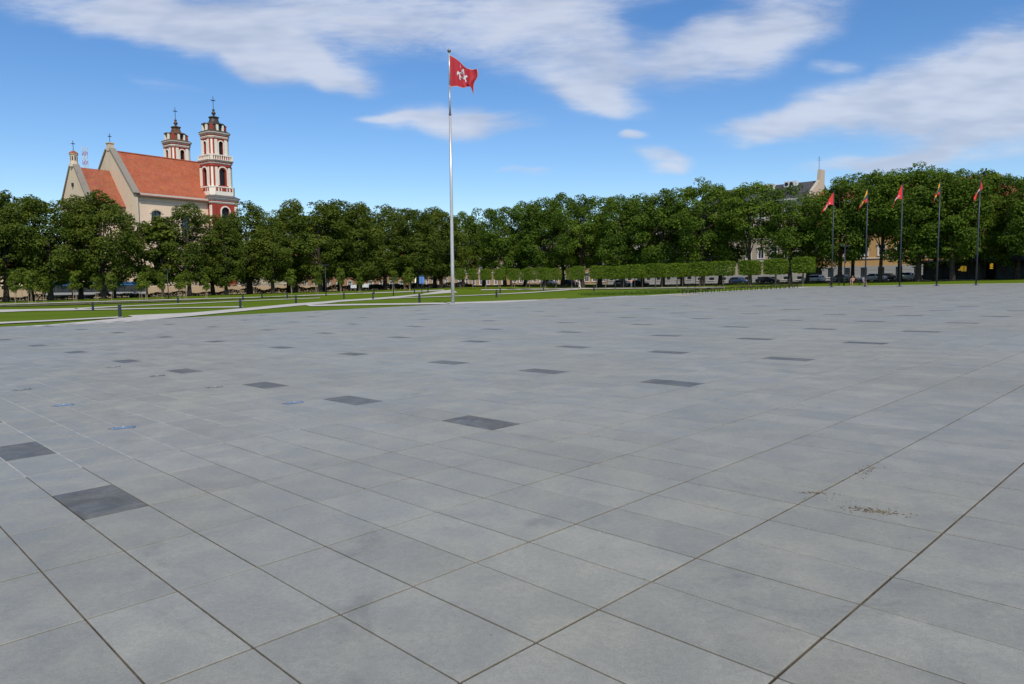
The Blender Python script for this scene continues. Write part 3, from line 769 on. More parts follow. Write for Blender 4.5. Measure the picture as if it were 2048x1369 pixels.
for k, (x, y, h) in enumerate(FP):
    z = gz(x, y) + TOP
    p = thing('flagpole', PL[k], 'flagpole', (x, y, z), 0, 'row of five flagpoles')
    MB().lathe([(0.085, 0.08), (0.075, 4.0), (0.05, h - 0.05)], 12).build('shaft', M['anthracite'], p, True)
    MB().lathe([(0.055, h - 0.05), (0.06, h), (0.03, h + 0.1), (0.004, h + 0.14)], 10).build('finial', M['anthracite'], p, True)
    ft = MB().lathe([(0.16, 0.0), (0.16, 0.03), (0.1, 0.1), (0.085, 0.3)], 12)
    ft.box(-0.34, 0.34, -0.06, 0.06, 0, 0.035).box(-0.06, 0.06, -0.34, 0.34, 0.001, 0.036)
    ft.build('foot', M['anthracite'], p)
    sc = y / 1455.0
    g = cloth_fn(FN[k], sc, 0.10, 1.7, 20 + k)
    fl = thing('flag', FL[k], 'flag', (x - 0.03, y, z + h - 0.06), 0, 'flags on the five flagpoles')
    if FK[k] == 'tri':
        for (t0, t1, mm, nm) in ((0, 0.34, 'flag_yellow', 'yellow_stripe'), (0.34, 0.67, 'flag_green', 'green_stripe'), (0.67, 1, 'flag_bright', 'red_stripe')):
            cloth(g, 0, 1, t0, t1, 20, 7).build(nm, M[mm], fl, True)
    elif FK[k] == 'redwhite':
        cloth(g, 0, 1, 0, 1, 20, 18).build('cloth', M['flag_bright'], fl, True)
        cloth(g, 0.28, 0.72, 0.3, 0.72, 10, 8, 0.006, 0.012).build('white_field', M['flag_white'], fl, True)
    else:
        cloth(g, 0, 1, 0, 1, 20, 18).build('cloth', M['flag_bright'], fl, True)
        emblem(g, fl, 0.35, 0.85, 0.2, 0.85, False)

# ------------------------------------------------------------------ bollard lights
def bollard():
    root = thing('bollard_light', '', 'bollard', (0, 0, 0))
    MB().lathe([(0.115, 0), (0.115, 0.72)], 14).build('post', M['anthracite'], root, False)
    MB().lathe([(0.085, 0.72), (0.085, 0.80)], 12).build('light_ring', M['glass'], root)
    MB().lathe([(0.118, 0.80), (0.118, 0.90), (0.10, 0.925)], 14).build('cap', M['anthracite'], root)
    MB().lathe([(0.17, 0), (0.17, 0.015), (0.12, 0.02)], 14).build('base_plate', M['anthracite'], root)
    return root
BOLL = [(-27.75, 51.53), (-26.31, 70.63), (-25.49, 86.11), (-18.8, 98.84), (-9.01, 71.19), (-1.83, 88.52), (13.52, 119.58), (-44.53, 77.42), (-46.57, 101.68), (-39.99, 108.49), (-39.63, 115.72), (-35.37, 114.91), (-1.88, 121.14), (6.03, 137.54), (-25.39, 110.39), (-17.65, 132.57), (-15.61, 136.18), (-25.31, 134.17)]
BLAB = ['nearest dark bollard light, by the path fork at the far left', 'dark bollard light at the path junction below the church tower', 'dark bollard light right of the church on the lawn by the wide path',
        'dark bollard light beside the wide path, left of the tall flagpole', 'dark bollard light nearest to the tall flagpole on its left', 'dark bollard light on the lawn just right of the tall flagpole',
        'dark bollard light under the clipped trees near the walkers', 'faint bollard light on the far lawn before the bus', 'dark bollard light on the lawn below the church nave',
        'small bollard light right behind the one at the path junction', 'small far bollard light left of the pair before the wall', 'small far bollard light right of the pair before the wall',
        'far bollard light behind the one right of the tall flagpole', 'far bollard light under the middle clipped trees', 'far bollard light by the notice boards',
        'small far bollard light left of the path mouth', 'small far bollard light right beside the path mouth', 'tiny far bollard light behind the one left of the flagpole']
b0 = bollard()
for k, (x, y) in enumerate(BOLL):
    o = b0 if k == 0 else copy_tree(b0)
    o.location = (x, y, gz(x, y) + 0.02); o['label'] = BLAB[k]; o['group'] = 'bollard lights along the park paths'

# ------------------------------------------------------------------ benches
def bench(L=1.9, wood='bench_wood'):
    root = thing('bench', '', 'bench', (0, 0, 0))
    for k in range(4):
        y0 = -0.235 + k * 0.12
        MB().box(-L / 2, L / 2, y0, y0 + 0.105, 0.42, 0.465).build('seat_slat', M[wood], root)
    for s in (-1, 1):
        x = s * (L / 2 - 0.28)
        MB().box(x - 0.03, x + 0.03, -0.23, -0.18, 0, 0.418).box(x - 0.03, x + 0.03, 0.18, 0.23, 0, 0.418).box(x - 0.029, x + 0.029, -0.18, 0.18, 0.36, 0.417).box(x - 0.04, x + 0.04, -0.235, 0.235, 0.001, 0.012).build('leg_frame', M['bench_steel'], root)
        MB().box(s * (L / 2) - s * 0.04, s * (L / 2) + s * 0.012, -0.238, 0.238, 0.40, 0.47).build('end_plate', M['bench_steel'], root)
    return root
bn0 = bench()
for k in range(11):
    o = bn0 if k == 0 else copy_tree(bn0)
    b = 146.5 + k * 5.6; x, y = xy(-40.3, b)
    o.location = (x, y, gz(x, y) + TOP); o.rotation_euler = (0, 0, ANG_B)
    o['label'] = ('nearest dark backless bench at the left end of the bench row' if k == 0 else 'dark backless bench, %s from the left in the row by the lawn' % ordinal(k + 1)); o['group'] = 'backless benches along the square'
def park_bench(x, y, rz, lab, L=1.8):
    o = bench(L); o.location = (x, y, gz(x, y) + 0.04); o.rotation_euler = (0, 0, rz); o['label'] = lab; o['group'] = 'park benches at the lawn edge'
    return o
SB = [(46.3, 104.6, 'brown bench between the first flagpole and the seated people'), (48.3, 102.6, 'bench the two seated people share beside the lamp')]
for x, y, lab in SB: park_bench(x, y, ANG_A, lab)
for (x, y, lab) in ((30.6, 124.0, 'brown bench under the clipped trees, left of the row gap'), (34.4, 120.8, 'brown bench under the clipped trees, right of its twin'),
                    (66.6, 87.4, 'brown bench at the far right below the pavilion'), (-57.2, 121.5, 'pale wooden bench on the far lawn before the bus'), (11.5, 162.0, 'bench behind the clipped trees next to the walkers')):
    park_bench(x, y, ANG_A, lab)

# ------------------------------------------------------------------ lamp posts
def lamp(x, y, h, lab, rz=0.0):
    root = thing('street_lamp', lab, 'street lamp', (x, y, gz(x, y) + 0.02), rz, 'lamps in the park')
    MB().lathe([(0.09, 0), (0.07, 1.2), (0.05, h - 0.06)], 10).build('post', M['anthracite'], root, True)
    MB().box(-0.68, 0.68, -0.09, 0.09, h - 0.06, h + 0.03).build('lamp_arm', M['anthracite'], root)
    for s in (-1, 1):
        MB().box(s * 0.36 - 0.26, s * 0.36 + 0.26, -0.075, 0.075, h - 0.075, h - 0.061).build('lamp_panel', M['glass'], root)
for (x, y, h, lab) in ((-32.02, 125.77, 5.3, 'dark T-shaped street lamp on the lawn left of the notice boards'), (-55.29, 117.47, 4.7, 'dark T-shaped street lamp before the church nave and bus'),
                       (45.4, 99.6, 5.5, 'dark T-shaped street lamp between the first two of the five flagpoles'), (-19.89, 122.78, 2.9, 'short dark T-shaped lamp left of the blue sign'), (18.9, 160.5, 5.2, 'T-shaped street lamp behind the clipped trees')):
    lamp(x, y, h, lab)

# ------------------------------------------------------------------ foliage
def leaves_mesh(name, pos, nrm, size, tint, m, rs, aspect=0.75):
    n = len(pos)
    r = rs.randn(n, 3); u = np.cross(nrm, r); u /= np.linalg.norm(u, axis=1)[:, None] + 1e-9
    w = np.cross(nrm, u)
    s = size[:, None]
    bend = nrm * s * 0.25
    V = np.stack([pos - u * s, pos - w * s * aspect + bend, pos + u * s, pos + w * s * aspect + bend], 1).reshape(-1, 3)
    Fq = np.arange(n * 4).reshape(n, 4)
    return np_mesh(name, V, Fq, m, ('tint', tint))
def crown(name, seed, Rr, z0, z1, ncl, per, leaf, m, cr=(0.95, 1.75), power=2.3, peak=0.45, hollow=0.45, lean=0.0):
    rs = np.random.RandomState(seed)
    H = z1 - z0; P_, Nn, S_, T_ = [], [], [], []
    ph = rs.rand(4) * 6.28; k = 0; cents = []
    while k < ncl:
        h = rs.rand(); th = rs.rand() * 6.283
        q = (h - peak) / ((1 - peak) if h > peak else peak)
        prof = max(0.0, 1 - abs(q) ** (power if h > peak else 3.6)) ** 0.5
        if rs.rand() > prof + 0.12: continue
        lob = 1 + 0.16 * math.sin(2 * th + ph[0] + 3 * h) + 0.12 * math.sin(3 * th + ph[1] - 5 * h) + 0.1 * math.sin(9 * h + ph[2])
        rad = Rr * prof * lob * (hollow + (1 - hollow) * math.sqrt(rs.rand()))
        c = np.array([rad * math.cos(th) + lean * h, rad * math.sin(th), z0 + H * h]); cents.append(c)
        r0 = cr[0] + (cr[1] - cr[0]) * rs.rand(); r0 *= (0.75 + 0.35 * prof)
        n = int(per * (r0 / cr[1]) ** 2) + 12
        d = rs.randn(n, 3); d /= np.linalg.norm(d, axis=1)[:, None]
        d[:, 2] = np.where((d[:, 2] < -0.35) & (rs.rand(n) < 0.6), -d[:, 2], d[:, 2])
        rr = r0 * (0.5 + 0.55 * rs.rand(n) ** 0.6)
        p = c + d * rr[:, None] * np.array([1.05, 1.05, 0.78])
        out = c - np.array([0, 0, z0 + H * 0.4]); out = out / (np.linalg.norm(out) + 1e-6)
        nn = d * 0.75 + rs.randn(n, 3) * 0.5 + out * 0.35 + np.array([0, 0, 0.45])
        nn /= np.linalg.norm(nn, axis=1)[:, None]
        tc_ = np.clip(0.5 + rs.randn() * 0.2, 0, 1)
        P_.append(p); Nn.append(nn); S_.append(leaf * (0.65 + 0.7 * rs.rand(n))); T_.append(np.clip(tc_ + rs.randn(n) * 0.17, 0, 1))
        k += 1
    me = leaves_mesh(name, np.concatenate(P_), np.concatenate(Nn), np.concatenate(S_), np.concatenate(T_), m, rs)
    return me, cents
def trunk_mesh(name, seed, h, r, cents, m, nb=14):
    rs = random.Random(seed); mb = MB()
    bend = [(0, 0)]; x = y = 0
    pts = []; rad = []
    for k in range(7):
        t = k / 6; pts.append((x, y, h * t)); rad.append(r * (1.25 if k == 0 else 1.0 - 0.62 * t)); x += rs.uniform(-0.12, 0.12); y += rs.uniform(-0.12, 0.12)
    mb.tube(pts, rad, 9)
    for c in rs.sample(list(range(len(cents))), min(nb, len(cents))):
        c = cents[c]; zt = min(h * rs.uniform(0.3, 0.95), c[2] - 0.8); zt = max(zt, h * 0.22)
        k = zt / h * 6; i = int(k); f = k - i; i = min(i, 5)
        s = Vector(pts[i]).lerp(Vector(pts[i + 1]), f); e_ = Vector(c)
        mid = s.lerp(e_, 0.5) + Vector((0, 0, 0.35))
        r0 = r * 0.42 * (1 - 0.5 * zt / h)
        mb.tube([s, mid, e_], [r0, r0 * 0.6, r0 * 0.2], 6)
    return mb.mesh(name, m)
def tree_proto(seed, m, **kw):
    me, cents = crown('crown', seed, kw['R'], kw['z0'], kw['z1'], kw['n'], kw['per'], kw['leaf'], m, kw.get('cr', (0.95, 1.75)), kw.get('power', 2.3), kw.get('peak', 0.45), kw.get('hollow', 0.45), kw.get('lean', 0.0))
    tm = trunk_mesh('trunk', seed + 50, kw['z1'] * kw.get('tf', 0.72), kw['tr'], cents, kw.get('bark', M['bark']), kw.get('nb', 16))
    return me, tm
# prototypes are 19 m tall
PR = [tree_proto(100 + i, M['leaf_r'], R=4.7 + 0.5 * (i % 3), z0=(3.0, 4.6, 2.3, 3.8, 3.2)[i], z1=18.3, n=165, per=165, leaf=0.175, tr=0.42, peak=0.40 + 0.07 * (i % 3), power=2.4, cr=(0.6, 1.6)) for i in range(5)]
PLt = [tree_proto(200 + i, M['leaf_l'], R=4.3 + 0.5 * (i % 3), z0=(2.2, 3.2, 1.9, 2.8, 2.4)[i], z1=18.2, n=160, per=165, leaf=0.17, tr=0.40, peak=0.38 + 0.08 * (i % 3), power=2.0, cr=(0.55, 1.5)) for i in range(5)]
PH_ = [tree_proto(150 + i, M['leaf_r'], R=4.9, z0=(8.2, 7.2)[i], z1=18.4, n=120, per=165, leaf=0.175, tr=0.36, peak=0.45, power=2.3, cr=(0.6, 1.6)) for i in range(2)]
PS = tree_proto(301, M['leaf_l'], R=2.9, z0=2.5, z1=18.0, n=52, per=80, leaf=0.27, tr=0.2, cr=(0.7, 1.3), hollow=0.2, power=1.8, nb=24, tf=0.85)
def plant_tree(name, proto, x, y, h, lab, group, rz, wid=1.0, base=19.0, cat='tree'):
    root = thing(name, lab, cat, (x, y, gz(x, y) - 0.05), rz, group, (h / base * wid, h / base * wid, h / base))
    obj('crown', proto[0], root); obj('trunk', proto[1], root)
    return root
TL = [(-81.79, 109.35, 17.89), (-83.5, 116.43, 18.35), (-78.23, 112.84, 18.05), (-79.39, 120.47, 17.56), (-73.94, 117.05, 16.46), (-74.18, 125.59, 17.96), (-68.51, 122.39, 18.25), (-69.09, 130.59, 18.07), (-58.41, 132.31, 17.11), (-57.94, 141.55, 15.93), (-53.57, 137.07, 14.75), (-52.78, 146.61, 18.74), (-46.97, 143.56, 15.54), (-45.55, 153.72, 19.75), (-39.54, 150.85, 18.86), (-37.86, 161.28, 20.41), (-32.5, 157.77, 19.24), (-29.37, 169.62, 19.1), (-21.67, 168.42, 18.55), (-17.49, 181.29, 19.25)]
TR = [(-12.92, 192.84, 20.02), (-7.41, 197.24, 21.36), (-1.6, 181.31, 20.35), (3.46, 186.18, 21.73), (7.89, 171.66, 21.11), (12.38, 177.1, 22.67), (15.91, 163.49, 20.81), (20.48, 168.86, 21.54), (23.67, 155.6, 19.84), (28.79, 160.4, 20.49), (30.71, 148.43, 19.86), (35.89, 153.17, 20.73), (37.13, 141.89, 21.11), (41.99, 146.97, 19.44), (44.06, 134.84, 18.81), (48.68, 140.15, 17.43), (49.39, 129.42, 17.57), (54.46, 134.27, 16.55), (55.47, 123.23, 17.89), (60.07, 128.56, 19.12), (59.93, 118.69, 18.05), (65.5, 123.04, 18.96), (63.83, 114.73, 18.71), (69.21, 119.26, 18.26), (67.23, 111.26, 17.0), (73.42, 114.98, 17.47), (70.89, 107.54, 14.6), (77.12, 111.21, 16.78), (74.92, 103.44, 15.98), (80.79, 107.48, 16.45)]
TL = [q for q in TL if q[0] != -69.09] + [(-70.4, 129.2, 18.2)]
TL += [(-36.0, 172.0, 20.4), (-30.6, 176.5, 20.6), (-25.2, 181.0, 20.4), (-19.6, 186.0, 20.8), (-42.5, 166.0, 20.6), (-49.0, 160.5, 18.5), (-55.0, 154.0, 16.0)]
rr = random.Random(31)
TL.sort(key=lambda q: q[0] / q[1])
for k, (x, y, h) in enumerate(TL):
    plant_tree('linden_tree', PLt[k % 5], x, y, h, 'tall dark linden, %s from the left in the row before the church' % ordinal(k + 1), 'lindens before the church', rr.uniform(0, 6.28), 0.82 if -0.545 < x / y < -0.46 else rr.uniform(1.0, 1.2))
plant_tree('slender_tree', PS, -62.3, 130.2, 15.8, 'slender sparse tree before the church wall, its window showing through', 'lindens before the church', 1.0, 1.15)
plant_tree('slender_tree', PS, -65.0, 136.0, 14.6, 'slender sparse tree left of the church window', 'lindens before the church', 2.6, 1.0)
plant_tree('slender_tree', PS, -66.2, 132.5, 15.2, 'slender sparse tree nearest to the big linden, left of the church window', 'lindens before the church', 4.4, 1.0)
for k, (x, y, h) in enumerate(TR):
    if k in (15, 26): continue
    plant_tree('maple_tree', PH_[k % 2] if k in (14, 15, 19, 20, 21) else PR[k % 5], x, y, h, 'tall green broadleaf tree, %s from the left in the long right-hand row' % ordinal(k + 1), 'tall trees of the right-hand row', rr.uniform(0, 6.28), rr.uniform(0.9, 1.08))

# clipped (pleached) trees
def pleached_proto(seed, L=2.75, D=1.95, z0=2.05, z1=4.2):
    rs = np.random.RandomState(seed); n = 2300
    p = (rs.rand(n, 3) - 0.5) * 2; ax = rs.randint(0, 3, n); sg = np.sign(rs.rand(n) - 0.5); face = rs.rand(n) < 0.75
    nn = rs.randn(n, 3) * 0.55
    for q in range(3):
        sel = (ax == q) & face
        p[sel, q] = sg[sel] * (0.9 + 0.14 * rs.rand(sel.sum())); nn[sel, q] += sg[sel] * 0.9
    nn[:, 2] += 0.25; nn /= np.linalg.norm(nn, axis=1)[:, None]
    rr_ = np.maximum(np.abs(p[:, 0]), np.abs(p[:, 2]))
    p[:, 0] *= 1 - 0.16 * np.clip(np.abs(p[:, 2]) - 0.55, 0, 1) ** 1.2 - 0.04 * rs.rand(n)
    p[:, 2] *= 1 - 0.12 * np.clip(np.abs(p[:, 0]) - 0.6, 0, 1)
    pos = p * np.array([L / 2, D / 2, (z1 - z0) / 2]) + np.array([0, 0, (z0 + z1) / 2]) + rs.randn(n, 3) * 0.05
    return leaves_mesh('crown', pos, nn, 0.105 * (0.7 + 0.7 * rs.rand(n)), np.clip(0.5 + 0.22 * rs.randn(n), 0, 1), M['leaf_p'], rs)
PP = [pleached_proto(400 + i) for i in range(4)]
tmb = MB().tube([(0, 0, 0), (0.03, 0, 1.2), (0.0, 0.02, 2.3), (0, 0, 3.4)], [0.085, 0.07, 0.06, 0.03], 8)
for s in (-1, 1):
    for z in (2.4, 2.9, 3.4): tmb.tube([(0, 0, z - 0.15), (s * 0.6, 0.03, z), (s * 1.2, 0, z + 0.05)], [0.035, 0.025, 0.012], 5)
ptm = tmb.mesh('trunk', M['young_bark'])
cnt = 0
for (b, a0, n, row) in ((240, -47.0, 19, 'front'), (255, -50.4, 18, 'rear')):
    for k in range(n):
        a = a0 - 4.86 * k
        if (row == 'rear' and k in (3, 10)) or (row == 'front' and k == 11): continue
        x, y = xy(a, b); h = rr.uniform(0.96, 1.05)
        root = thing('clipped_tree', 'box-clipped young linden, %s from the right in the %s row of clipped trees' % (ordinal(k + 1), row), 'clipped tree', (x, y, gz(x, y)), ANG_A, 'box-clipped trees', ((rr.uniform(0.98, 1.2), 1, h) if k < 9 else (rr.uniform(0.66, 0.76), 0.8, h * 1.02)))
        obj('crown', PP[(k + (row == 'rear')) % 4], root); obj('trunk', ptm, root)

# young staked trees on the left lawn
YP = []
for i in range(3):
    me, cents = crown('crown', 500 + i, 0.95, 1.5, 4.6, 20, 46, 0.14, M['leaf_y'], (0.35, 0.6), 1.8, 0.4, 0.1)
    YP.append((me, trunk_mesh('trunk', 520 + i, 4.0, 0.045, cents, M['young_bark'], 8)))
stk = [MB().tube([(0.25, 0.1, 0), (0.25, 0.1, 1.7)], [0.035, 0.035], 7).mesh('stake', M['stake']), MB().tube([(-0.25, -0.05, 0), (-0.25, -0.05, 1.7)], [0.035, 0.035], 7).mesh('stake', M['stake'])]
YOUNG = [(-70.28, 103.21), (-68.42, 103.61), (-68.1, 104.31), (-67.19, 104.92), (-63.84, 106.67), (-63.56, 111.73), (-60.86, 111.13), (-57.55, 113.17), (-56.61, 112.99), (-56.38, 117.72), (-53.33, 117.06), (-51.37, 114.81), (-48.65, 116.23), (-38.21, 126.85), (-34.95, 130.96), (-31.67, 135.39), (-23.47, 145.02), (-21.58, 147.74), (-20.09, 144.27), (-27.99, 134.67)]
YS = sorted(YOUNG, key=lambda q: q[0] / q[1])
for k, (x, y) in enumerate(YS):
    s = rr.uniform(0.8, 1.1)
    root = thing('young_tree', 'young staked tree with light green crown, %s from the left on the far lawn' % ordinal(k + 1), 'young tree', (x, y, gz(x, y)), rr.uniform(0, 6.28), 'young staked trees', (s * 0.72, s * 0.72, s))
    obj('crown', YP[k % 3][0], root); obj('trunk', YP[k % 3][1], root); obj('stake', stk[0], root); obj('stake', stk[1], root)

# hedges and undergrowth (ground cover: one mass each)
def hedge(name, pts, w, h, n, leaf, m, seed, lab, cat='hedge', rag=0.3, kind='stuff'):
    rs = np.random.RandomState(seed); pts = np.array(pts); seg = np.linalg.norm(np.diff(pts, axis=0), axis=1); cum = np.concatenate([[0], np.cumsum(seg)])
    t = rs.rand(n) * cum[-1]; i = np.clip(np.searchsorted(cum, t) - 1, 0, len(seg) - 1); f = (t - cum[i]) / seg[i]
    c = pts[i] * (1 - f)[:, None] + pts[i + 1] * f[:, None]; d = (pts[i + 1] - pts[i]) / seg[i][:, None]
    side = np.stack([-d[:, 1], d[:, 0]], 1)
    lo = 0.5 + 0.5 * np.sin(t * 0.9 + seed) * np.sin(t * 0.37)
    hh = h * (1 - rag * lo) * rs.rand(n) ** 0.55
    q = c + side * ((rs.rand(n) - 0.5) * w)[:, None]
    z = np.array([gz(a, b) for a, b in q]) + hh
    nn = rs.randn(n, 3) * 0.6 + np.array([0, -0.3, 0.6]); nn /= np.linalg.norm(nn, axis=1)[:, None]
    me = leaves_mesh(name, np.c_[q, z], nn, leaf * (0.6 + 0.8 * rs.rand(n)), np.clip(0.5 + 0.25 * rs.randn(n), 0, 1), m, rs)
    return tag(obj(name, me), lab, cat, None, kind)
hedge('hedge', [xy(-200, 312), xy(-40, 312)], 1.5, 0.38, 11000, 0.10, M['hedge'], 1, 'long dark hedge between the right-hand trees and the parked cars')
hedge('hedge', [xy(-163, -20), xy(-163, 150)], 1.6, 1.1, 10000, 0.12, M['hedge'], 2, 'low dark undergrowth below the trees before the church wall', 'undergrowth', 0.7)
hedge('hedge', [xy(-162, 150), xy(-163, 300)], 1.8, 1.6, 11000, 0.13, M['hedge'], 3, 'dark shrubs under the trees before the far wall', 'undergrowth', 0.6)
hedge('tall_grass', [(9.5, 84), (14.0, 87.5), (18.5, 85.5), (23.0, 92.0)], 6.0, 0.42, 9000, 0.07, M['meadow'], 4, 'tall unmown grass strip on the lawn behind the cobbles', 'grass', 0.5)
hedge('flower_bed_plants', [(-71, 95), (-62, 98.5), (-52.5, 106), (-41.5, 116), (-33.2, 125.4)], 2.2, 0.16, 6000, 0.06, M['meadow'], 6, 'low plants in the brown flower bed along the far path', 'plants', 0.5)

# ------------------------------------------------------------------ walls with openings
def wall_openings(mb, L, H, ops, x0=0.0, z0=0.0, y=0.0, depth=0.22):
    """front wall in the plane y, facing -y; ops = (xa, xb, za, zb)"""
    xs = sorted({x0, x0 + L} | {o[0] for o in ops} | {o[1] for o in ops}); zs = sorted({z0, z0 + H} | {o[2] for o in ops} | {o[3] for o in ops})
    for i in range(len(xs) - 1):
        for j in range(len(zs) - 1):
            cx, cz = (xs[i] + xs[i + 1]) / 2, (zs[j] + zs[j + 1]) / 2
            if any(o[0] < cx < o[1] and o[2] < cz < o[3] for o in ops): continue
            mb.add([(xs[i], y, zs[j]), (xs[i + 1], y, zs[j]), (xs[i + 1], y, zs[j + 1]), (xs[i], y, zs[j + 1])], [(0, 1, 2, 3)])
    for a, b, c, d in ops:
        mb.add([(a, y, c), (b, y, c), (b, y, d), (a, y, d), (a, y + depth, c), (b, y + depth, c), (b, y + depth, d), (a, y + depth, d)],
               [(0, 4, 5, 1), (1, 5, 6, 2), (2, 6, 7, 3), (3, 7, 4, 0)])
    return mb
WIN = {}
def window_meshes(w, h, low=False):
    key = (round(w, 2), round(h, 2), low)
    if key not in WIN:
        t = 0.09; f = MB()
        f.box(0, t, 0.10, 0.17, 0, h).box(w - t, w, 0.10, 0.17, 0, h).box(t, w - t, 0.10, 0.17, 0, t).box(t, w - t, 0.10, 0.17, h - t, h)
        f.box(w / 2 - 0.045, w / 2 + 0.045, 0.105, 0.165, t, h - t).box(t, w / 2 - 0.045, 0.106, 0.164, h * 0.64, h * 0.64 + 0.07).box(w / 2 + 0.045, w - t, 0.106, 0.164, h * 0.64, h * 0.64 + 0.07)
        p = MB().add([(t * 0.5, 0.14, t * 0.5), (w - t * 0.5, 0.14, t * 0.5), (w - t * 0.5, 0.14, h - t * 0.5), (t * 0.5, 0.14, h - t * 0.5)], [(0, 1, 2, 3)])
        s = MB().box(-0.18, w + 0.18, -0.16, 0.09, -0.12, -0.003)
        tr = MB().box(-0.2, -0.003, -0.07, 0.05, -0.002, h + 0.16).box(w + 0.003, w + 0.2, -0.07, 0.05, -0.002, h + 0.16).box(-0.003, w + 0.003, -0.07, 0.05, h + 0.003, h + 0.16).box(-0.3, w + 0.3, -0.2, 0.03, h + 0.17, h + 0.3)
        WIN[key] = (f.mesh('window_frame', M['iron' if low else 'white_paint']), p.mesh('pane', M['glass']), s.mesh('sill', M['trim']), tr.mesh('surround', M['trim']))
    return WIN[key]
def town_house(label, origin, rz, L, H, nst, nbay, wallm, roofm, roof_h, depth=12.0, base=None, base_h=0.0, win=(1.15, 1.9), cat='building', gate=None, firewall=False, chim=0):
    root = thing('town_house', label, cat, (origin[0], origin[1], gz(*origin) - 0.1), rz)
    sh = (H - 0.6) / nst; bw = L / nbay; ops = []; lows = []
    for s in range(nst):
        for b in range(nbay):
            xa = bw * (b + 0.5) - win[0] / 2; za = 0.6 + sh * s + (0.5 if s == 0 else 0.75)
            hh = win[1] * (0.8 if s == nst - 1 else 1.0)
            if base and za + hh > base_h - 0.2 and za < base_h: hh = base_h - 0.45 - za
            if gate is not None and s == 0 and b == gate: continue
            (lows if base and za < base_h else ops).append((xa, xa + win[0], za, za + hh))
    z_w = base_h if base else 0.0
    wb = wall_openings(MB(), L, H - z_w, ops, 0, z_w)
    wb.add([(0, 0, z_w), (0, depth, z_w), (0, depth, H), (0, 0, H)], [(3, 2, 1, 0)[::-1]]); wb.add([(L, 0, z_w), (L, depth, z_w), (L, depth, H), (L, 0, H)], [(0, 1, 2, 3)])
    wb.add([(0, depth, 0), (L, depth, 0), (L, depth, H), (0, depth, H)], [(3, 2, 1, 0)])
    wl = wb.build('wall', M[wallm], root)
    if base:
        g = [] if gate is None else [(bw * gate + 0.4, bw * gate + 3.2, 0.12, base_h - 0.7)]
        bb = wall_openings(MB(), L + 0.1, base_h, lows + g, -0.05, 0, -0.12, 0.34)
        bb.add([(-0.05, -0.12, base_h), (L + 0.05, -0.12, base_h), (L + 0.05, 0, base_h), (-0.05, 0, base_h)], [(0, 1, 2, 3)])
        bb.add([(-0.05, -0.12, 0), (-0.05, depth, 0), (-0.05, depth, base_h), (-0.05, -0.12, base_h)], [(0, 1, 2, 3)])
        bs = bb.build('plinth', M[base], root)
        nr = int(base_h / 0.55)
        for r_ in range(1, nr):
            z = r_ * base_h / nr; segs = []; x = -0.05
            for o_ in sorted([o_ for o_ in lows + g if o_[2] - 0.05 < z < o_[3] + 0.05]):
                segs.append((x, o_[0] - 0.05)); x = o_[1] + 0.05
            segs.append((x, L + 0.05))
            for xa, xb in segs:
                if xb - xa > 0.05: MB().box(xa, xb, -0.145, -0.121, z - 0.21, z + 0.21).build('rustic_course', M[base], bs)
        if g: MB().box(g[0][0], g[0][1], 0.18, 0.25, 0.1, base_h - 0.6).build('gateway', M['dark'], root)
    for (xa, xb, za, zb) in ops + lows:
        low = (xa, xb, za, zb) in lows
        f, p, s, tr = window_meshes(xb - xa, zb - za, low)
        w_ = obj('window', f, root, (xa, -0.10 if low else 0, za)); obj('pane', p, w_); obj('sill', s, w_)
        if not low: obj('surround', tr, w_)
    MB().box(-0.15, L + 0.15, -0.55, 0.02, H - 0.28, H - 0.02).box(-0.1, L + 0.1, -0.3, 0.02, H - 0.6, H - 0.283).build('cornice', M['trim'], root)
    if nst > 2: MB().box(-0.02, L + 0.02, -0.16, 0.01, 0.6 + sh + 0.1, 0.6 + sh + 0.32).build('string_course', M['trim'], root)
    rf = MB(); o_ = 0.5
    rf.add([(-0.2, -o_, H), (L + 0.2, -o_, H), (L + 0.2, depth / 2, H + roof_h), (-0.2, depth / 2, H + roof_h), (L + 0.2, depth + o_, H), (-0.2, depth + o_, H)],
           [(0, 1, 2, 3), (3, 2, 4, 5), (1, 4, 2), (0, 3, 5), (0, 5, 4, 1)])
    ro = rf.build('roof', M[roofm], root)
    if firewall:
        fw = MB(); fw.add([], [])
        fw.poly_prism([(-0.7, 0.0), (depth / 2 + 1.0, 0.0), (depth / 2 + 1.0, roof_h + 2.3), (depth / 2 - 1.1, roof_h + 2.3), (depth / 2 - 1.5, roof_h * 0.82 + 0.7), (-0.7, 0.45)], 0, 0.7)
        v = [(L - 0.35 + y_, x_, H - 0.1 + z_) for x_, y_, z_ in fw.v]; fw.v = v
        fw.build('firewall', M['wall_beige'], root)
    for k in range(chim):
        cx = L * (k + 0.6) / (chim + 0.2)
        ch = MB().box(cx - 0.5, cx + 0.5, depth / 2 - 0.4, depth / 2 + 0.4, H + roof_h - 0.6, H + roof_h + 1.1).box(cx - 0.58, cx + 0.58, depth / 2 - 0.48, depth / 2 + 0.48, H + roof_h + 1.1, H + roof_h + 1.25)
        ch.build('chimney', M['wall_brick'], ro)
    # downpipe
    MB().tube([(0.4, -0.2, 0.3), (0.4, -0.2, H - 0.6)], [0.07, 0.07], 6).build('downpipe', M['skirt'], root)
    return root, ro
FB = 352
def row_house(a0, a1, label, *args, **kw):
    return town_house(label, xy(a0, FB), ANG_A, (a1 - a0) * UA - 0.02, *args, **kw)
R1, R1roof = row_house(-101, -70.2, 'beige apartment house with grey roof and end wall above the trees', 18.6, 4, 9, 'wall_beige', 'roof_grey', 4.1, win=(1.35, 2.3), base='rustic', base_h=2.2, firewall=True)
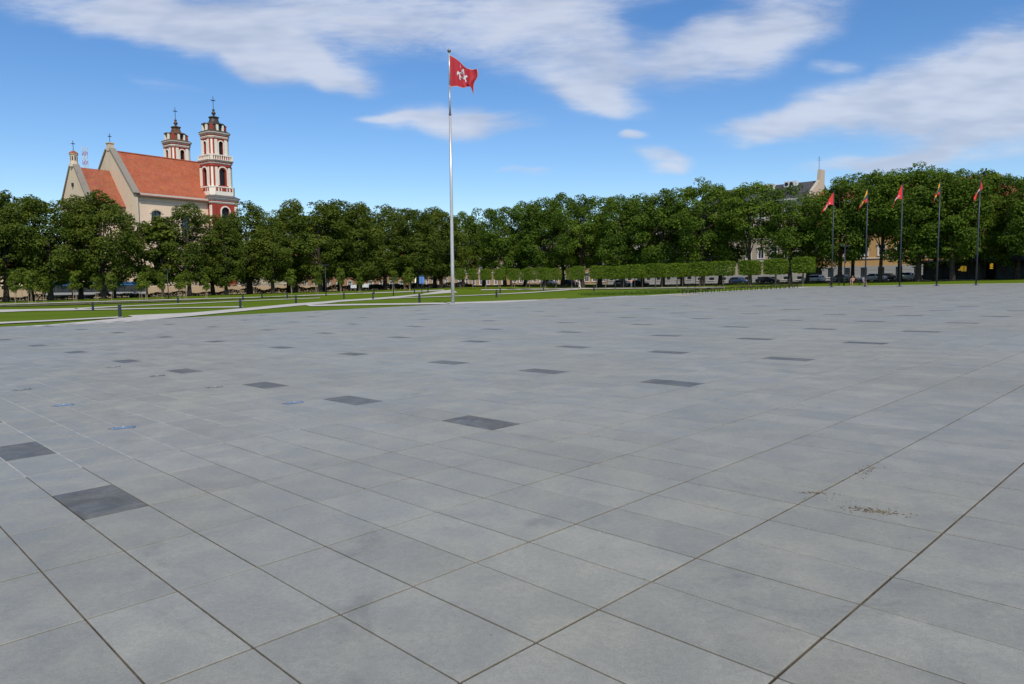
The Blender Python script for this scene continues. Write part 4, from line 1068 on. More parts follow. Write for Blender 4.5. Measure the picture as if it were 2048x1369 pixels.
row_house(-70.2, -33, 'ochre apartment house with grey rusticated ground floor behind the five flagpoles', 16.8, 4, 10, 'wall_ochre', 'roof_red2', 3.2, base='rustic', base_h=3.3, gate=0, win=(1.25, 1.9))
row_house(-33, 6, 'pinkish apartment house with red roof behind the dark pavilion', 13.2, 4, 11, 'wall_pink', 'roof_red2', 4.2, win=(1.2, 2.0))
row_house(-131, -101, 'pale house with grey roof hidden behind the middle of the right-hand trees', 15.0, 4, 9, 'wall_beige', 'roof_grey', 3.0, base='rustic', base_h=2.4)
row_house(-172, -131, 'tan brick house with white windows behind the clipped trees', 13.5, 3, 13, 'wall_tan', 'roof_grey', 3.0, win=(1.5, 2.2))
row_house(-224, -174, 'far tan house at the end of the street behind the corner trees', 12.5, 3, 13, 'wall_tan', 'roof_grey', 3.0)
town_house('low brick house behind the trees left of the tall flagpole', xy(-204, 226), ANG_B, 92 * UB, 8.5, 2, 11, 'wall_brick', 'roof_red2', 3.0, win=(1.2, 1.7))
town_house('pale cream house glimpsed between the trunks right of the church', xy(-206, 134), ANG_B, 90 * UB, 9.0, 2, 9, 'wall_beige', 'roof_red2', 3.0, win=(1.1, 1.7))
# roof plant on the grey-roofed house
for k, (x, y, z, w, lab) in enumerate(((16.6, 4.3, 21.7, 2.3, 'white air conditioning unit on the grey roof, left of the pair'), (21.4, 4.6, 21.9, 2.9, 'white air conditioning unit on the grey roof near the end wall'), (2.0, 4.5, 21.9, 1.5, 'small white box on the left end of the grey roof'))):
    P_ = R1.matrix_basis @ Vector((x, y, z - 0.2))
    ac = thing('air_conditioner', lab, 'air conditioner', P_, ANG_A, 'roof units')
    MB().box(-w / 2, w / 2, -0.5, 0.5, 0, 1.25).build('casing', M['ac'], ac)
    for q in range(2 if w > 2 else 1):
        cx = -w / 2 + 0.6 + q * 1.1
        MB().loft([[(cx + 0.42 * math.cos(t * math.pi / 8), yy, 0.65 + 0.42 * math.sin(t * math.pi / 8)) for t in range(16)] for yy in (-0.505, -0.56)]).build('fan_grille', M['iron'], ac)
    MB().box(-w / 2 + 0.05, -w / 2 + 0.15, -0.4, 0.4, -0.5, 0).box(w / 2 - 0.15, w / 2 - 0.05, -0.4, 0.4, -0.5, 0).build('stand', M['iron'], ac)
P_ = R1.matrix_basis @ Vector((26.9, 6.2, 18.6 + 6.2))
an = thing('roof_antenna', 'thin aerial on the pale end wall of the grey-roofed house', 'aerial', P_)
MB().tube([(0, 0, 0), (0, 0, 3.2)], [0.05, 0.03], 6).build('mast', M['iron'], an)
MB().box(-0.5, 0.5, -0.02, 0.02, 2.3, 2.34).box(-0.35, 0.35, -0.02, 0.02, 2.7, 2.74).build('crossbar', M['iron'], an)

# ------------------------------------------------------------------ the church
TX, TY = -74.93, 188.0
CHR = math.atan2(0.8, 0.6)
CZ = -0.6
church = thing('church', 'white and red twin-towered church with red tiled roof behind the left trees', 'church', (TX, TY, CZ), CHR)
# local frame: x along the nave towards the towers' front, y across (away from the viewer), the near tower stands on the origin
def zc(z): return z - CZ
U0, U1, VN, VF, VR = -21.6, 3.2, -1.6, 19.6, 9.0
EAVE, RIDGE = zc(23.3), zc(33.6)
W = MB()
wins = [(-17.9, -15.5, zc(13.5), zc(19.6)), (-10.6, -8.2, zc(13.5), zc(19.6)), (-17.9, -15.5, zc(3.0), zc(8.0)), (-10.6, -8.2, zc(3.0), zc(8.0))]
wall_openings(W, -3.4 - U0, EAVE, wins, U0, 0, VN, 0.6)
W.add([(U0, VF, 0), (U1, VF, 0), (U1, VF, EAVE), (U0, VF, EAVE)], [(3, 2, 1, 0)])
W.add([(U1, VN, 0), (U1, VF, 0), (U1, VF, EAVE), (U1, VN, EAVE), (U1, VR, RIDGE)], [(0, 1, 2, 4, 3)])
nave = W.build('nave_wall', M['plaster_peach'], church)
for a, b, c, d in wins:
    n = 10; pts = [(a, c), (b, c), (b, d - 0.6)] + [((a + b) / 2 + (b - a) / 2 * math.cos(math.pi * k / n), d - 0.6 + 0.6 * math.sin(math.pi * k / n)) for k in range(1, n)] + [(a, d - 0.6)]
    MB().add([(a, VN + 0.5, c), (b, VN + 0.5, c), (b, VN + 0.5, d), (a, VN + 0.5, d)], [(0, 1, 2, 3)]).build('window_pane', M['glass'], nave)
    h_ = MB()
    for k in range(n):      # segmental hood over the opening
        t0, t1 = math.pi * k / n, math.pi * (k + 1) / n; cx = (a + b) / 2; r0 = (b - a) / 2
        q = [(cx + (r0 + e1) * math.cos(t), d - 0.75 + (0.75 + e1) * math.sin(t)) for t, e1 in ((t0, 0.0), (t1, 0.0), (t1, 0.42), (t0, 0.42))]
        h_.add([(x, VN - 0.14, z) for x, z in q] + [(x, VN + 0.2, z) for x, z in q], [(0, 1, 2, 3), (3, 2, 6, 7), (1, 0, 4, 5)])
        h_.add([(cx + r0 * math.cos(t0), VN + 0.1, d - 0.75 + 0.75 * math.sin(t0)), (cx + r0 * math.cos(t1), VN + 0.1, d - 0.75 + 0.75 * math.sin(t1)), (cx + r0 * math.cos(t1), VN + 0.1, d + 0.05), (cx + r0 * math.cos(t0), VN + 0.1, d + 0.05)], [(0, 1, 2, 3)])
    h_.build('window_hood', M['plaster_grey'], nave)
    MB().box((a + b) / 2 - 0.06, (a + b) / 2 + 0.06, VN + 0.42, VN + 0.49, c, d - 0.2).box(a + 0.01, b - 0.01, VN + 0.425, VN + 0.485, (c + d) / 2, (c + d) / 2 + 0.1).build('glazing_bar', M['iron'], nave)
MB().box(U0 + 0.3, -3.3, VN - 0.75, VN - 0.003, EAVE - 0.55, EAVE + 0.0).box(U0 + 0.3, -3.3, VN - 0.45, VN - 0.003, EAVE - 0.95, EAVE - 0.553).box(U0 + 0.3, -3.3, VN - 0.2, VN - 0.003, EAVE - 1.7, EAVE - 1.45).build('eaves_cornice', M['cornice_pale'], church)
sl_ = (RIDGE - EAVE) / (VR - VN)
def roof_mesh(u0, u1, vn, vr, vf, e_, r_, over=0.9):
    mb = MB(); dz_ = over * (r_ - e_) / (vr - vn); t = 0.28
    n = 16
    for (v0, z0, v1, z1, sg) in ((vn - over, e_ - dz_ + 0.35, vr, r_ + 0.35, 1), (vf + over, e_ - dz_ + 0.35, vr, r_ + 0.35, -1)):
        vs = []
        for k in range(n + 1):
            f = k / n; sag = -0.10 * math.sin(math.pi * f)
            for u in (u0, u1): vs.append((u, v0 + (v1 - v0) * f, z0 + (z1 - z0) * f + sag))
        fs = [((2 * k, 2 * k + 1, 2 * k + 3, 2 * k + 2) if sg > 0 else (2 * k + 2, 2 * k + 3, 2 * k + 1, 2 * k)) for k in range(n)]
        mb.add(vs, fs)
    mb.add([(u1, vn - over, e_ - dz_ + 0.1), (u1, vf + over, e_ - dz_ + 0.1), (u1, vr, r_ + 0.1), (u0, vn - over, e_ - dz_ + 0.1), (u0, vf + over, e_ - dz_ + 0.1), (u0, vr, r_ + 0.1)], [(0, 1, 2), (3, 5, 4), (0, 3, 4, 1)])
    return mb
rf = roof_mesh(U0 + 0.2, U1, VN, VR, VF, EAVE, RIDGE).build('nave_roof', M['roof_red'], church)
MB().tube([(U0 + 0.2, VR, RIDGE + 0.38), (U1, VR, RIDGE + 0.38)], [0.22, 0.22], 8).build('ridge_tiles', M['roof_red2'], rf)
MB().tube([(U0 + 0.4, VN - 0.98, EAVE - 0.72), (-3.3, VN - 0.98, EAVE - 0.72)], [0.1, 0.1], 6).build('gutter', M['skirt'], rf)
def gable(u, vn, vr, vf, e_, r_, name, mm, th=0.9, rise=0.55, copew=1.0):
    g = MB().add([], [])
    pts = [(vn - 0.6, 0), (vf + 0.6, 0), (vf + 0.6, e_ - 0.2), (vr + 0.9, r_ + rise), (vr - 0.9, r_ + rise), (vn - 0.6, e_ - 0.2)]
    n = len(pts)
    g.add([(u - th / 2, v, z) for v, z in pts] + [(u + th / 2, v, z) for v, z in pts], [tuple(range(n - 1, -1, -1)), tuple(range(n, 2 * n))] + [(i, (i + 1) % n, (i + 1) % n + n, i + n) for i in range(n)])
    o = g.build(name, mm, church)
    for (va, za, vb, zb) in ((vn - 0.95, e_ - 0.35, vr - 0.85, r_ + rise + 0.05), (vf + 0.95, e_ - 0.35, vr + 0.85, r_ + rise + 0.05)):
        m_ = MB(); nrm = Vector((0, -(zb - za), vb - va)).normalized()
        if nrm.z < 0: nrm = -nrm
        q = []
        for uu in (u - copew / 2, u + copew / 2):
            for (v, z) in ((va, za), (vb, zb)):
                q.append((uu, v, z)); q.append((uu, v + nrm.y * 0.35, z + nrm.z * 0.35))
        m_.add(q, [(0, 2, 3, 1), (4, 5, 7, 6), (1, 3, 7, 5), (0, 4, 6, 2), (0, 1, 5, 4), (2, 6, 7, 3)])
        m_.build('coping', M['coping'], o)
    return o
gn = gable(U0, VN, VR, VF, EAVE, RIDGE, 'nave_gable', M['plaster_grey'], 0.9, 0.6, 1.5)
MB().box(U0 - 0.6, U0 + 0.6, VR - 0.65, VR + 0.65, RIDGE + 0.3, RIDGE + 2.0).box(U0 - 0.75, U0 + 0.75, VR - 0.8, VR + 0.8, RIDGE + 2.0, RIDGE + 2.2).build('gable_pedestal', M['plaster_grey'], gn)
def cross(x, y, z, h, parent, mm):
    MB().box(x - 0.045, x + 0.045, y - 0.045, y + 0.045, z, z + h).box(x - h * 0.2, x + h * 0.2, y - 0.055, y + 0.055, z + h * 0.66, z + h * 0.66 + 0.12).box(x - 0.055, x + 0.055, y - h * 0.2, y + h * 0.2, z + h * 0.66 + 0.001, z + h * 0.66 + 0.119).build('cross', mm, parent)
cross(U0, VR, RIDGE + 2.2, 2.2, gn, M['iron'])
# chancel
K0, KN, KF, KE, KR = -29.8, 2.4, 15.2, zc(20.6), zc(28.9)
k_ = MB().add([(K0, KN, 0), (U0, KN, 0), (U0, KN, KE), (K0, KN, KE)], [(0, 1, 2, 3)]).add([(K0, KF, 0), (U0, KF, 0), (U0, KF, KE), (K0, KF, KE)], [(3, 2, 1, 0)])
k_.build('chancel_wall', M['plaster_peach'], church)
roof_mesh(K0 + 0.2, U0 - 0.4, KN, VR, KF, KE, KR, 0.6).build('chancel_roof', M['roof_red2'], church)
gc = gable(K0, KN, VR, KF, KE, KR, 'chancel_gable', M['plaster_grey'], 0.9, 0.5, 1.4)
MB().lathe([(0.35, KR - 4.2), (0.35, KR - 3.4)], 8, K0 - 0.48, VR).build('niche', M['dark'], gc)
tr_ = MB().lathe([(0.95, KR + 0.3), (0.85, KR + 1.2), (0.78, KR + 1.4), (0.78, KR + 2.9), (0.95, KR + 3.0), (0.95, KR + 3.2)], 8, K0, VR, math.pi / 8)
tr_.build('gable_turret', M['plaster_grey'], gc)
MB().lathe([(1.0, KR + 3.2), (0.85, KR + 3.5), (0.45, KR + 3.8), (0.1, KR + 4.0)], 8, K0, VR, math.pi / 8).build('turret_cap', M['roof_red2'], gc)
for t in range(8):
    an_ = math.pi / 4 * t; c_, s_ = math.cos(an_), math.sin(an_)
    mm = MB(); r0 = 0.735
    mm.add([(K0 + r0 * c_ - 0.13 * s_, VR + r0 * s_ + 0.13 * c_, KR + 1.7), (K0 + r0 * c_ + 0.13 * s_, VR + r0 * s_ - 0.13 * c_, KR + 1.7), (K0 + r0 * c_ + 0.13 * s_, VR + r0 * s_ - 0.13 * c_, KR + 2.65), (K0 + r0 * c_ - 0.13 * s_, VR + r0 * s_ + 0.13 * c_, KR + 2.65)], [(3, 2, 1, 0)])
    mm.build('turret_opening', M['dark'], gc)
cross(K0, VR, KR + 4.0, 2.2, gc, M['iron'])

def octo(hw, c, z, ox, oy):
    q = hw - c
    return [(ox + x, oy + y, z) for x, y in ((-q, -hw), (q, -hw), (hw, -q), (hw, q), (q, hw), (-q, hw), (-hw, q), (-hw, -q))]
def cornice(mb, hw, c, z0, z1, out, ox, oy, steps=3):
    rings = []
    for k in range(steps):
        o_ = out * (k + 1) / steps; za = z0 + (z1 - z0) * k / steps; zb = z0 + (z1 - z0) * (k + 1) / steps
        rings += [octo(hw + o_, c + o_ * 0.3, za, ox, oy), octo(hw + o_, c + o_ * 0.3, zb, ox, oy)]
    return mb.loft(rings)
def arch_poly(w, za, zs, n=10):
    return [(-w, za), (w, za), (w, zs)] + [(w * math.cos(math.pi * k / n), zs + w * math.sin(math.pi * k / n)) for k in range(1, n)] + [(-w, zs)]
def side_xf(pts, side, hw, off, ox, oy):
    """pts (u, z) on one of the four main faces, pushed out by off"""
    r_ = []
    for u, z in pts:
        x, y = u, -(hw + off)
        for _ in range(side): x, y = -y, x
        r_.append((ox + x, oy + y, z))
    return r_
def panel(poly, side, hw, o0, o1, ox, oy):
    a = side_xf(poly, side, hw, o0, ox, oy); b = side_xf(poly, side, hw, o1, ox, oy); n = len(poly)
    return MB().add(a + b, [tuple(range(n, 2 * n))] + [(i, (i + 1) % n, (i + 1) % n + n, i + n) for i in range(n)])
def arch_wall(mb, side, hw, q, z0, z1, w, za, zs, ox, oy, depth=0.55, n=10):
    """one main face (half width q) pierced by an arched opening, with its reveal"""
    P_ = lambda pts, off=0.0: side_xf(pts, side, hw, off, ox, oy)
    for r_ in ([(-q, z0), (-w, z0), (-w, z1), (-q, z1)], [(w, z0), (q, z0), (q, z1), (w, z1)], [(-w, z0), (w, z0), (w, za), (-w, za)]):
        mb.add(P_(r_), [(0, 1, 2, 3)])
    arc = [(w * math.cos(math.pi * k / n), zs + w * math.sin(math.pi * k / n)) for k in range(n + 1)]
    for k in range(n):
        mb.add(P_([arc[k], (arc[k][0], z1), (arc[k + 1][0], z1), arc[k + 1]]), [(0, 1, 2, 3)])
    loop = [(-w, za), (w, za)] + arc
    a = P_(loop); b = P_(loop, -depth); m_ = len(loop)
    mb.add(a + b, [(i, i + m_, (i + 1) % m_ + m_, (i + 1) % m_) for i in range(m_)])
def tower(ox, oy, capm):
    t = MB(); S = []
    # square base
    B = 3.55
    t.loft([octo(B, 0.02, 0, ox, oy), octo(B, 0.02, zc(9.0), ox, oy)])
    for sd in range(4): arch_wall(t, sd, B, B - 0.02, zc(9.0), zc(22.4), 1.05, zc(13.0), zc(20.4), ox, oy)
    # stage two and three, chamfered
    for (hw, c, z0, z1, w, za, zs) in ((3.05, 0.95, zc(24.4), zc(32.2), 0.78, zc(26.9), zc(30.3)), (2.62, 0.85, zc(33.0), zc(39.1), 0.58, zc(33.7), zc(37.3))):
        q = hw - c
        for sd in range(4):
            arch_wall(t, sd, hw, q, z0, z1, w, za, zs, ox, oy)
        r0, r1 = octo(hw, c, z0, ox, oy), octo(hw, c, z1, ox, oy)
        for i in (1, 3, 5, 7):
            j = (i + 1) % 8
            t.add([r0[i], r0[j], r1[j], r1[i]], [(0, 1, 2, 3)])
        t.add(r1, [tuple(range(8))])
    tw = t.build('tower', M['t_red'], church)
    # dark openings
    for sd in range(4):
        for (hw, w, za, zs) in ((B, 1.05, zc(13.0), zc(20.4)), (3.05, 0.78, zc(26.9), zc(30.3)), (2.62, 0.58, zc(33.7), zc(37.3))):
            MB().add(side_xf(arch_poly(w + 0.02, za, zs), sd, hw, -0.5, ox, oy), [tuple(range(13))]).build('window_pane', M['dark'], tw)
            n = 10
            sw = 0.3 if hw > 3 else 0.26
            m_ = MB(); inn = [(w, za)] + [(w * math.cos(math.pi * k / n), zs + w * math.sin(math.pi * k / n)) for k in range(n + 1)] + [(-w, za)]
            gap = 0.03 if hw != 3.05 else 0.30
            i2 = [(x * (1 + gap / w), zs + (z - zs) * (1 + gap / w) if z > zs else z) for x, z in inn]
            out = [(x * (1 + (gap + sw) / w), zs + (z - zs) * (1 + (gap + sw) / w) if z > zs else z) for x, z in inn]
            for k in range(len(inn) - 1):
                quad = [i2[k], out[k], out[k + 1], i2[k + 1]]
                a = side_xf(quad, sd, hw, 0.003, ox, oy); b = side_xf(quad, sd, hw, 0.16, ox, oy)
                m_.add(a + b, [(4, 5, 6, 7), (0, 1, 5, 4), (1, 2, 6, 5), (2, 3, 7, 6), (3, 0, 4, 7)])
            m_.build('window_surround', M['t_white'], tw)
    # white pilasters
    for sd in range(4):
        for (hw, c, z0, z1, u0, u1) in ((3.05, 0.95, zc(26.6), zc(31.4), 1.42, 2.08), (2.62, 0.85, zc(33.0), zc(38.3), 0.98, 1.72)):
            for s in (-1, 1):
                ua, ub = sorted((s * u0, s * u1))
                panel([(ua, z0), (ub, z0), (ub, z1), (ua, z1)], sd, hw, 0.003, 0.15, ox, oy).build('pilaster', M['t_white'], tw)
        for s in (-1, 1):
            ua, ub = sorted((s * 2.55, s * 3.5))
            panel([(ua, 0), (ub, 0), (ub, zc(21.8)), (ua, zc(21.8))], sd, B, 0.003, 0.14, ox, oy).build('pilaster', M['t_white'] if s > 0 else M['t_red'], tw)
    # pilasters on the chamfers
    for (hw, c, z0, z1, hwid) in ((3.05, 0.95, zc(26.6), zc(31.4), 0.27), (2.62, 0.85, zc(33.0), zc(38.3), 0.24)):
        for k in range(4):
            an_ = math.pi / 4 + k * math.pi / 2; d = (hw - c / 2) * math.sqrt(2); c_, s_ = math.cos(an_), math.sin(an_)
            q = lambda r_, u: (ox + c_ * r_ - s_ * u, oy + s_ * r_ + c_ * u)
            pts = [q(d + 0.003, -hwid), q(d + 0.003, hwid), q(d + 0.13, hwid), q(d + 0.13, -hwid)]
            MB().loft([[(x, y, z0) for x, y in pts][::-1], [(x, y, z1) for x, y in pts][::-1]]).build('pilaster', M['t_white'], tw)
    # cornices
    def corn(hw, c, z0, z1, out, mm): cornice(MB(), hw, c, z0, z1, out, ox, oy).build('cornice', M[mm], tw)
    corn(B, 0.02, zc(22.3), zc(22.75), 0.25, 't_white'); corn(B, 0.02, zc(22.752), zc(23.0), 0.22, 't_red'); corn(B, 0.02, zc(23.002), zc(23.75), 0.5, 'cornice_pale')
    MB().loft([octo(B + 0.62, 0.05, zc(23.752), ox, oy), octo(3.3, 0.9, zc(24.5), ox, oy)]).build('skirt_roof', M['skirt'], tw)
    # parapet band with red panels
    MB().loft([octo(3.4, 0.9, zc(24.4), ox, oy), octo(3.4, 0.9, zc(26.35), ox, oy), octo(3.5, 0.93, zc(26.36), ox, oy), octo(3.5, 0.93, zc(26.62), ox, oy), octo(3.1, 0.9, zc(26.63), ox, oy)], False).build('parapet', M['t_white'], tw)
    for sd in range(4):
        for (ua, ub) in ((-2.2, -1.75), (-1.3, -0.9), (-0.6, 0.6), (0.9, 1.3), (1.75, 2.2)):
            panel([(ua, zc(25.45)), (ub, zc(25.45)), (ub, zc(26.25)), (ua, zc(26.25))], sd, 3.4, 0.003, 0.05, ox, oy).build('red_panel', M['t_red'], tw)
        for s in (-1, 1):
            ua, ub = sorted((s * 2.3, s * 2.48))
            panel([(ua, zc(24.6)), (ub, zc(24.6)), (ub, zc(26.33)), (ua, zc(26.33))], sd, 3.4, 0.003, 0.12, ox, oy).build('parapet_post', M['t_white'], tw)
    corn(3.05, 0.95, zc(31.45), zc(31.7), 0.16, 't_red'); corn(3.05, 0.95, zc(32.2), zc(32.5), 0.2, 't_white'); corn(3.05, 0.95, zc(32.502), zc(32.7), 0.3, 't_red'); corn(3.05, 0.95, zc(32.702), zc(33.25), 0.5, 'cornice_pale')
    # balustrade of the upper stage
    for sd in range(4):
        for s in range(8):
            u = -2.1 + s * 0.6
            panel([(u - 0.1, zc(33.25)), (u + 0.1, zc(33.25)), (u + 0.1, zc(34.25)), (u - 0.1, zc(34.25))], sd, 3.0, 0.0, 0.22, ox, oy).build('baluster', M['t_white'], tw)
    for k in range(4):
        an_ = math.pi / 4 + k * math.pi / 2; cx, cy = ox + 2.72 * math.sqrt(2) * math.cos(an_), oy + 2.72 * math.sqrt(2) * math.sin(an_)
        MB().box(cx - 0.3, cx + 0.3, cy - 0.3, cy + 0.3, zc(33.25), zc(34.55)).build('balustrade_post', M['t_white'], tw)
    MB().loft([octo(3.06, 0.9, zc(34.25), ox, oy), octo(3.28, 0.95, zc(34.252), ox, oy), octo(3.28, 0.95, zc(34.5), ox, oy), octo(3.0, 0.9, zc(34.502), ox, oy)], False).build('hand_rail', M['t_white'], tw)
    MB().loft([octo(3.0, 0.9, zc(33.27), ox, oy), octo(3.0, 0.9, zc(34.2), ox, oy)], False).build('balustrade_back', M['t_red'], tw)
    corn(2.62, 0.85, zc(38.35), zc(38.6), 0.15, 't_red'); corn(2.62, 0.85, zc(38.602), zc(39.1), 0.26, 't_white'); corn(2.62, 0.85, zc(39.102), zc(39.4), 0.3, 't_red'); corn(2.62, 0.85, zc(39.402), zc(40.1), 0.5, 'cornice_pale')
    # cap: lower roof, dormer ring, bell-cast roof, lantern
    MB().loft([octo(3.15, 0.95, zc(40.102), ox, oy), octo(3.1, 0.95, zc(40.25), ox, oy), octo(2.35, 0.9, zc(40.75), ox, oy), octo(2.25, 0.9, zc(42.0), ox, oy), octo(2.45, 0.95, zc(42.05), ox, oy),
               octo(2.3, 0.9, zc(42.25), ox, oy), octo(1.5, 0.6, zc(42.6), ox, oy), octo(1.08, 0.44, zc(43.0), ox, oy), octo(0.92, 0.38, zc(43.6), ox, oy), octo(0.90, 0.37, zc(44.0), ox, oy), octo(1.1, 0.44, zc(44.03), ox, oy), octo(1.1, 0.44, zc(44.25), ox, oy), octo(0.35, 0.14, zc(44.5), ox, oy)]).build('cap', M[capm], tw)
    for sd in range(4):
        for s in (-1, 1):
            panel([(s * 0.72 - 0.2, zc(40.5)), (s * 0.72 + 0.2, zc(40.5)), (s * 0.72 + 0.2, zc(42.05)), (s * 0.72 - 0.2, zc(42.05))], sd, 2.2, 0.0, 0.62, ox, oy).build('dormer_post', M['t_white'], tw)
        panel([(-0.95, zc(42.05)), (0.95, zc(42.05)), (0.8, zc(42.32)), (-0.8, zc(42.32))], sd, 2.1, 0.0, 0.85, ox, oy).build('dormer_roof', M[capm], tw)
        panel([(-0.5, zc(40.6)), (0.5, zc(40.6)), (0.5, zc(42.04)), (-0.5, zc(42.04))], sd, 2.27, 0.0, 0.1, ox, oy).build('dormer_opening', M['dark'], tw)
    for k in range(4):
        an_ = math.pi / 4 + k * math.pi / 2; d = 2.5; cx, cy = ox + d * math.cos(an_) , oy + d * math.sin(an_)
        MB().lathe([(0.45, zc(40.4)), (0.45, zc(42.0))], 8, cx, cy).build('dormer_pier', M['t_red'], tw)
    MB().lathe([(0.28, zc(44.4)), (0.2, zc(44.7)), (0.5, zc(45.05)), (0.55, zc(45.25)), (0.3, zc(45.6)), (0.2, zc(45.75)), (0.34, zc(45.92)), (0.34, zc(46.08)), (0.06, zc(46.3))], 12, ox, oy).build('finial', M[capm], tw, True)
    cross(ox, oy, zc(46.25), 3.15, tw, M['iron'])
    return tw
tower(0, 0, 't_cap'); tower(0, 18.3, 't_cap2')
# front bay between the towers
MB().box(-0.5, 3.4, 3.6, 14.7, 0, zc(24.0)).build('front_bay', M['t_red'], church)

# compound wall along the street before the church
cw = MB(); 
wall_root = thing('compound_wall', 'long weathered beige wall below the trees in front of the church', 'wall', (*xy(-186, -60), gz(*xy(-186, -60))), ANG_B)
Lw = 290 * UB
for k in range(18):
    x0, x1 = Lw * k / 18, Lw * (k + 1) / 18
    MB().box(x0 + 0.45, x1, -0.2, 0.2, -1.5, 3.1).build('wall_panel', M['comp_wall'], wall_root)
    MB().box(x0, x0 + 0.447, -0.3, 0.3, -1.5, 3.3).build('pier', M['comp_wall'], wall_root)
MB().box(-0.1, Lw + 0.1, -0.36, 0.36, 3.302, 3.5).build('coping', M['coping'], wall_root)
# parish house left of the church
town_house('plain peach parish house behind the leftmost trees', xy(-206, 6), ANG_B, 120 * UB, 7.2, 2, 10, 'plaster_peach', 'roof_red2', 2.6, depth=10.0, win=(1.1, 1.6))

# lattice mast behind the chancel roof
mast = thing('radio_mast', 'red and white lattice mast behind the church roofs', 'mast', (-131.0, 228.0, -2.0))
for k in range(12):
    z0, z1 = 30 + k * 1.4, 30 + (k + 1) * 1.4
    m_ = MB()
    for sx in (-0.5, 0.5):
        for sy in (-0.5, 0.5): m_.tube([(sx, sy, z0), (sx, sy, z1)], [0.07, 0.07], 5)
    for s in (-1, 1):
        m_.tube([(-0.5, s * 0.5, z0), (0.5, s * 0.5, z1)], [0.05, 0.05], 4); m_.tube([(s * 0.5, -0.5, z0), (s * 0.5, 0.5, z1)], [0.05, 0.05], 4)
    m_.build('lattice_section', M['mast_red' if k % 2 == 0 else 'mast_white'], mast)
MB().box(-0.6, 0.6, -0.6, 0.6, 0, 30).build('lower_mast', M['mast_white'], mast)

# ------------------------------------------------------------------ vehicles
def car(x, y, rz, paint, lab, kind='hatch', group='cars parked along the street'):
    root = thing('parked_car', lab, 'car', (x, y, gz(x, y) + 0.05), rz, group)
    if kind == 'hatch':
        st = [(-2.05, .45, .62, .62, .5), (-1.98, .30, .80, .95, .60), (-1.75, .26, .90, 1.30, .62), (-1.2, .25, .92, 1.46, .63), (0.0, .25, .92, 1.48, .64), (0.55, .25, .92, 1.36, .62), (1.15, .25, .93, .98, .74), (1.75, .27, .86, .88, .72), (2.02, .34, .70, .74, .66), (2.1, .45, .58, .60, .5)]
    else:
        st = [(-2.3, .45, .72, .74, .55), (-2.22, .30, .88, .92, .68), (-1.7, .26, .93, .98, .74), (-1.15, .25, .93, 1.36, .62), (-0.4, .25, .92, 1.42, .63), (0.3, .25, .92, 1.38, .62), (1.0, .25, .92, .98, .74), (1.75, .27, .86, .88, .72), (2.2, .32, .70, .74, .66), (2.3, .45, .56, .58, .5)]
    rings = []
    for (px, zb, zm, zt, wt_) in st:
        rings.append([(px, -0.78, zb), (px, 0.78, zb), (px, 0.88, (zb + zm) / 2), (px, 0.86, zm), (px, wt_, zt), (px, -wt_, zt), (px, -0.86, zm), (px, -0.88, (zb + zm) / 2)])
    body = MB().loft(rings).build('body', M[paint], root, True)
    g = MB()
    for s in (-1, 1):
        for k in range(len(st) - 1):
            a, b = st[k], st[k + 1]
            if a[3] - a[2] > 0.3 or b[3] - b[2] > 0.3:
                def pt(q, f):
                    return (q[0], s * (0.86 + (q[4] - 0.86) * f) + s * 0.012, q[2] + (q[3] - q[2]) * f)
                ql = [pt(a, 0.08), pt(b, 0.08), pt(b, 0.86), pt(a, 0.86)]
                g.add(ql, [(0, 1, 2, 3) if s < 0 else (3, 2, 1, 0)])
    for (k, sg) in ((5 if kind == 'hatch' else 5, 1), (1 if kind == 'hatch' else 2, -1)):
        a, b = st[k], st[k + 1]
        n = 0.012 * sg
        g.add([(a[0] + n, -a[4] * 0.9, a[3] + 0.012), (a[0] + n, a[4] * 0.9, a[3] + 0.012), (b[0] + n, b[4] * 0.85, b[3] + 0.014), (b[0] + n, -b[4] * 0.85, b[3] + 0.014)], [(0, 3, 2, 1)])
    g.build('windows', M['car_glass'], root)
    for (wx, wy) in ((1.32, -0.8), (1.32, 0.8), (-1.3, -0.8), (-1.3, 0.8)):
        tw_ = MB().loft([[(wx + r_ * math.cos(t * math.pi / 8), yy, 0.31 + r_ * math.sin(t * math.pi / 8)) for t in range(16)] for yy, r_ in ((wy - 0.1, 0.29), (wy - 0.09, 0.31), (wy + 0.09, 0.31), (wy + 0.1, 0.29))]).build('wheel', M['tyre'], root)
        MB().loft([[(wx + 0.19 * math.cos(t * math.pi / 6), yy, 0.31 + 0.19 * math.sin(t * math.pi / 6)) for t in range(12)] for yy in (wy - 0.108, wy + 0.108)]).build('rim', M['rim'], tw_)
    for s in (-1, 1):
        MB().box(st[-2][0] - 0.05, st[-2][0] + 0.06, s * 0.62 - 0.14, s * 0.62 + 0.14, 0.60, 0.72).build('headlight', M['lamp_clear'], root)
        MB().box(st[1][0] - 0.05, st[1][0] + 0.04, s * 0.66 - 0.1, s * 0.66 + 0.1, 0.66, 0.84).build('tail_light', M['lamp_red'], root)
        MB().box(0.62, 0.78, s * 0.9 - 0.08, s * 0.9 + 0.08, 0.93, 1.05).build('mirror', M[paint], root)
    return root
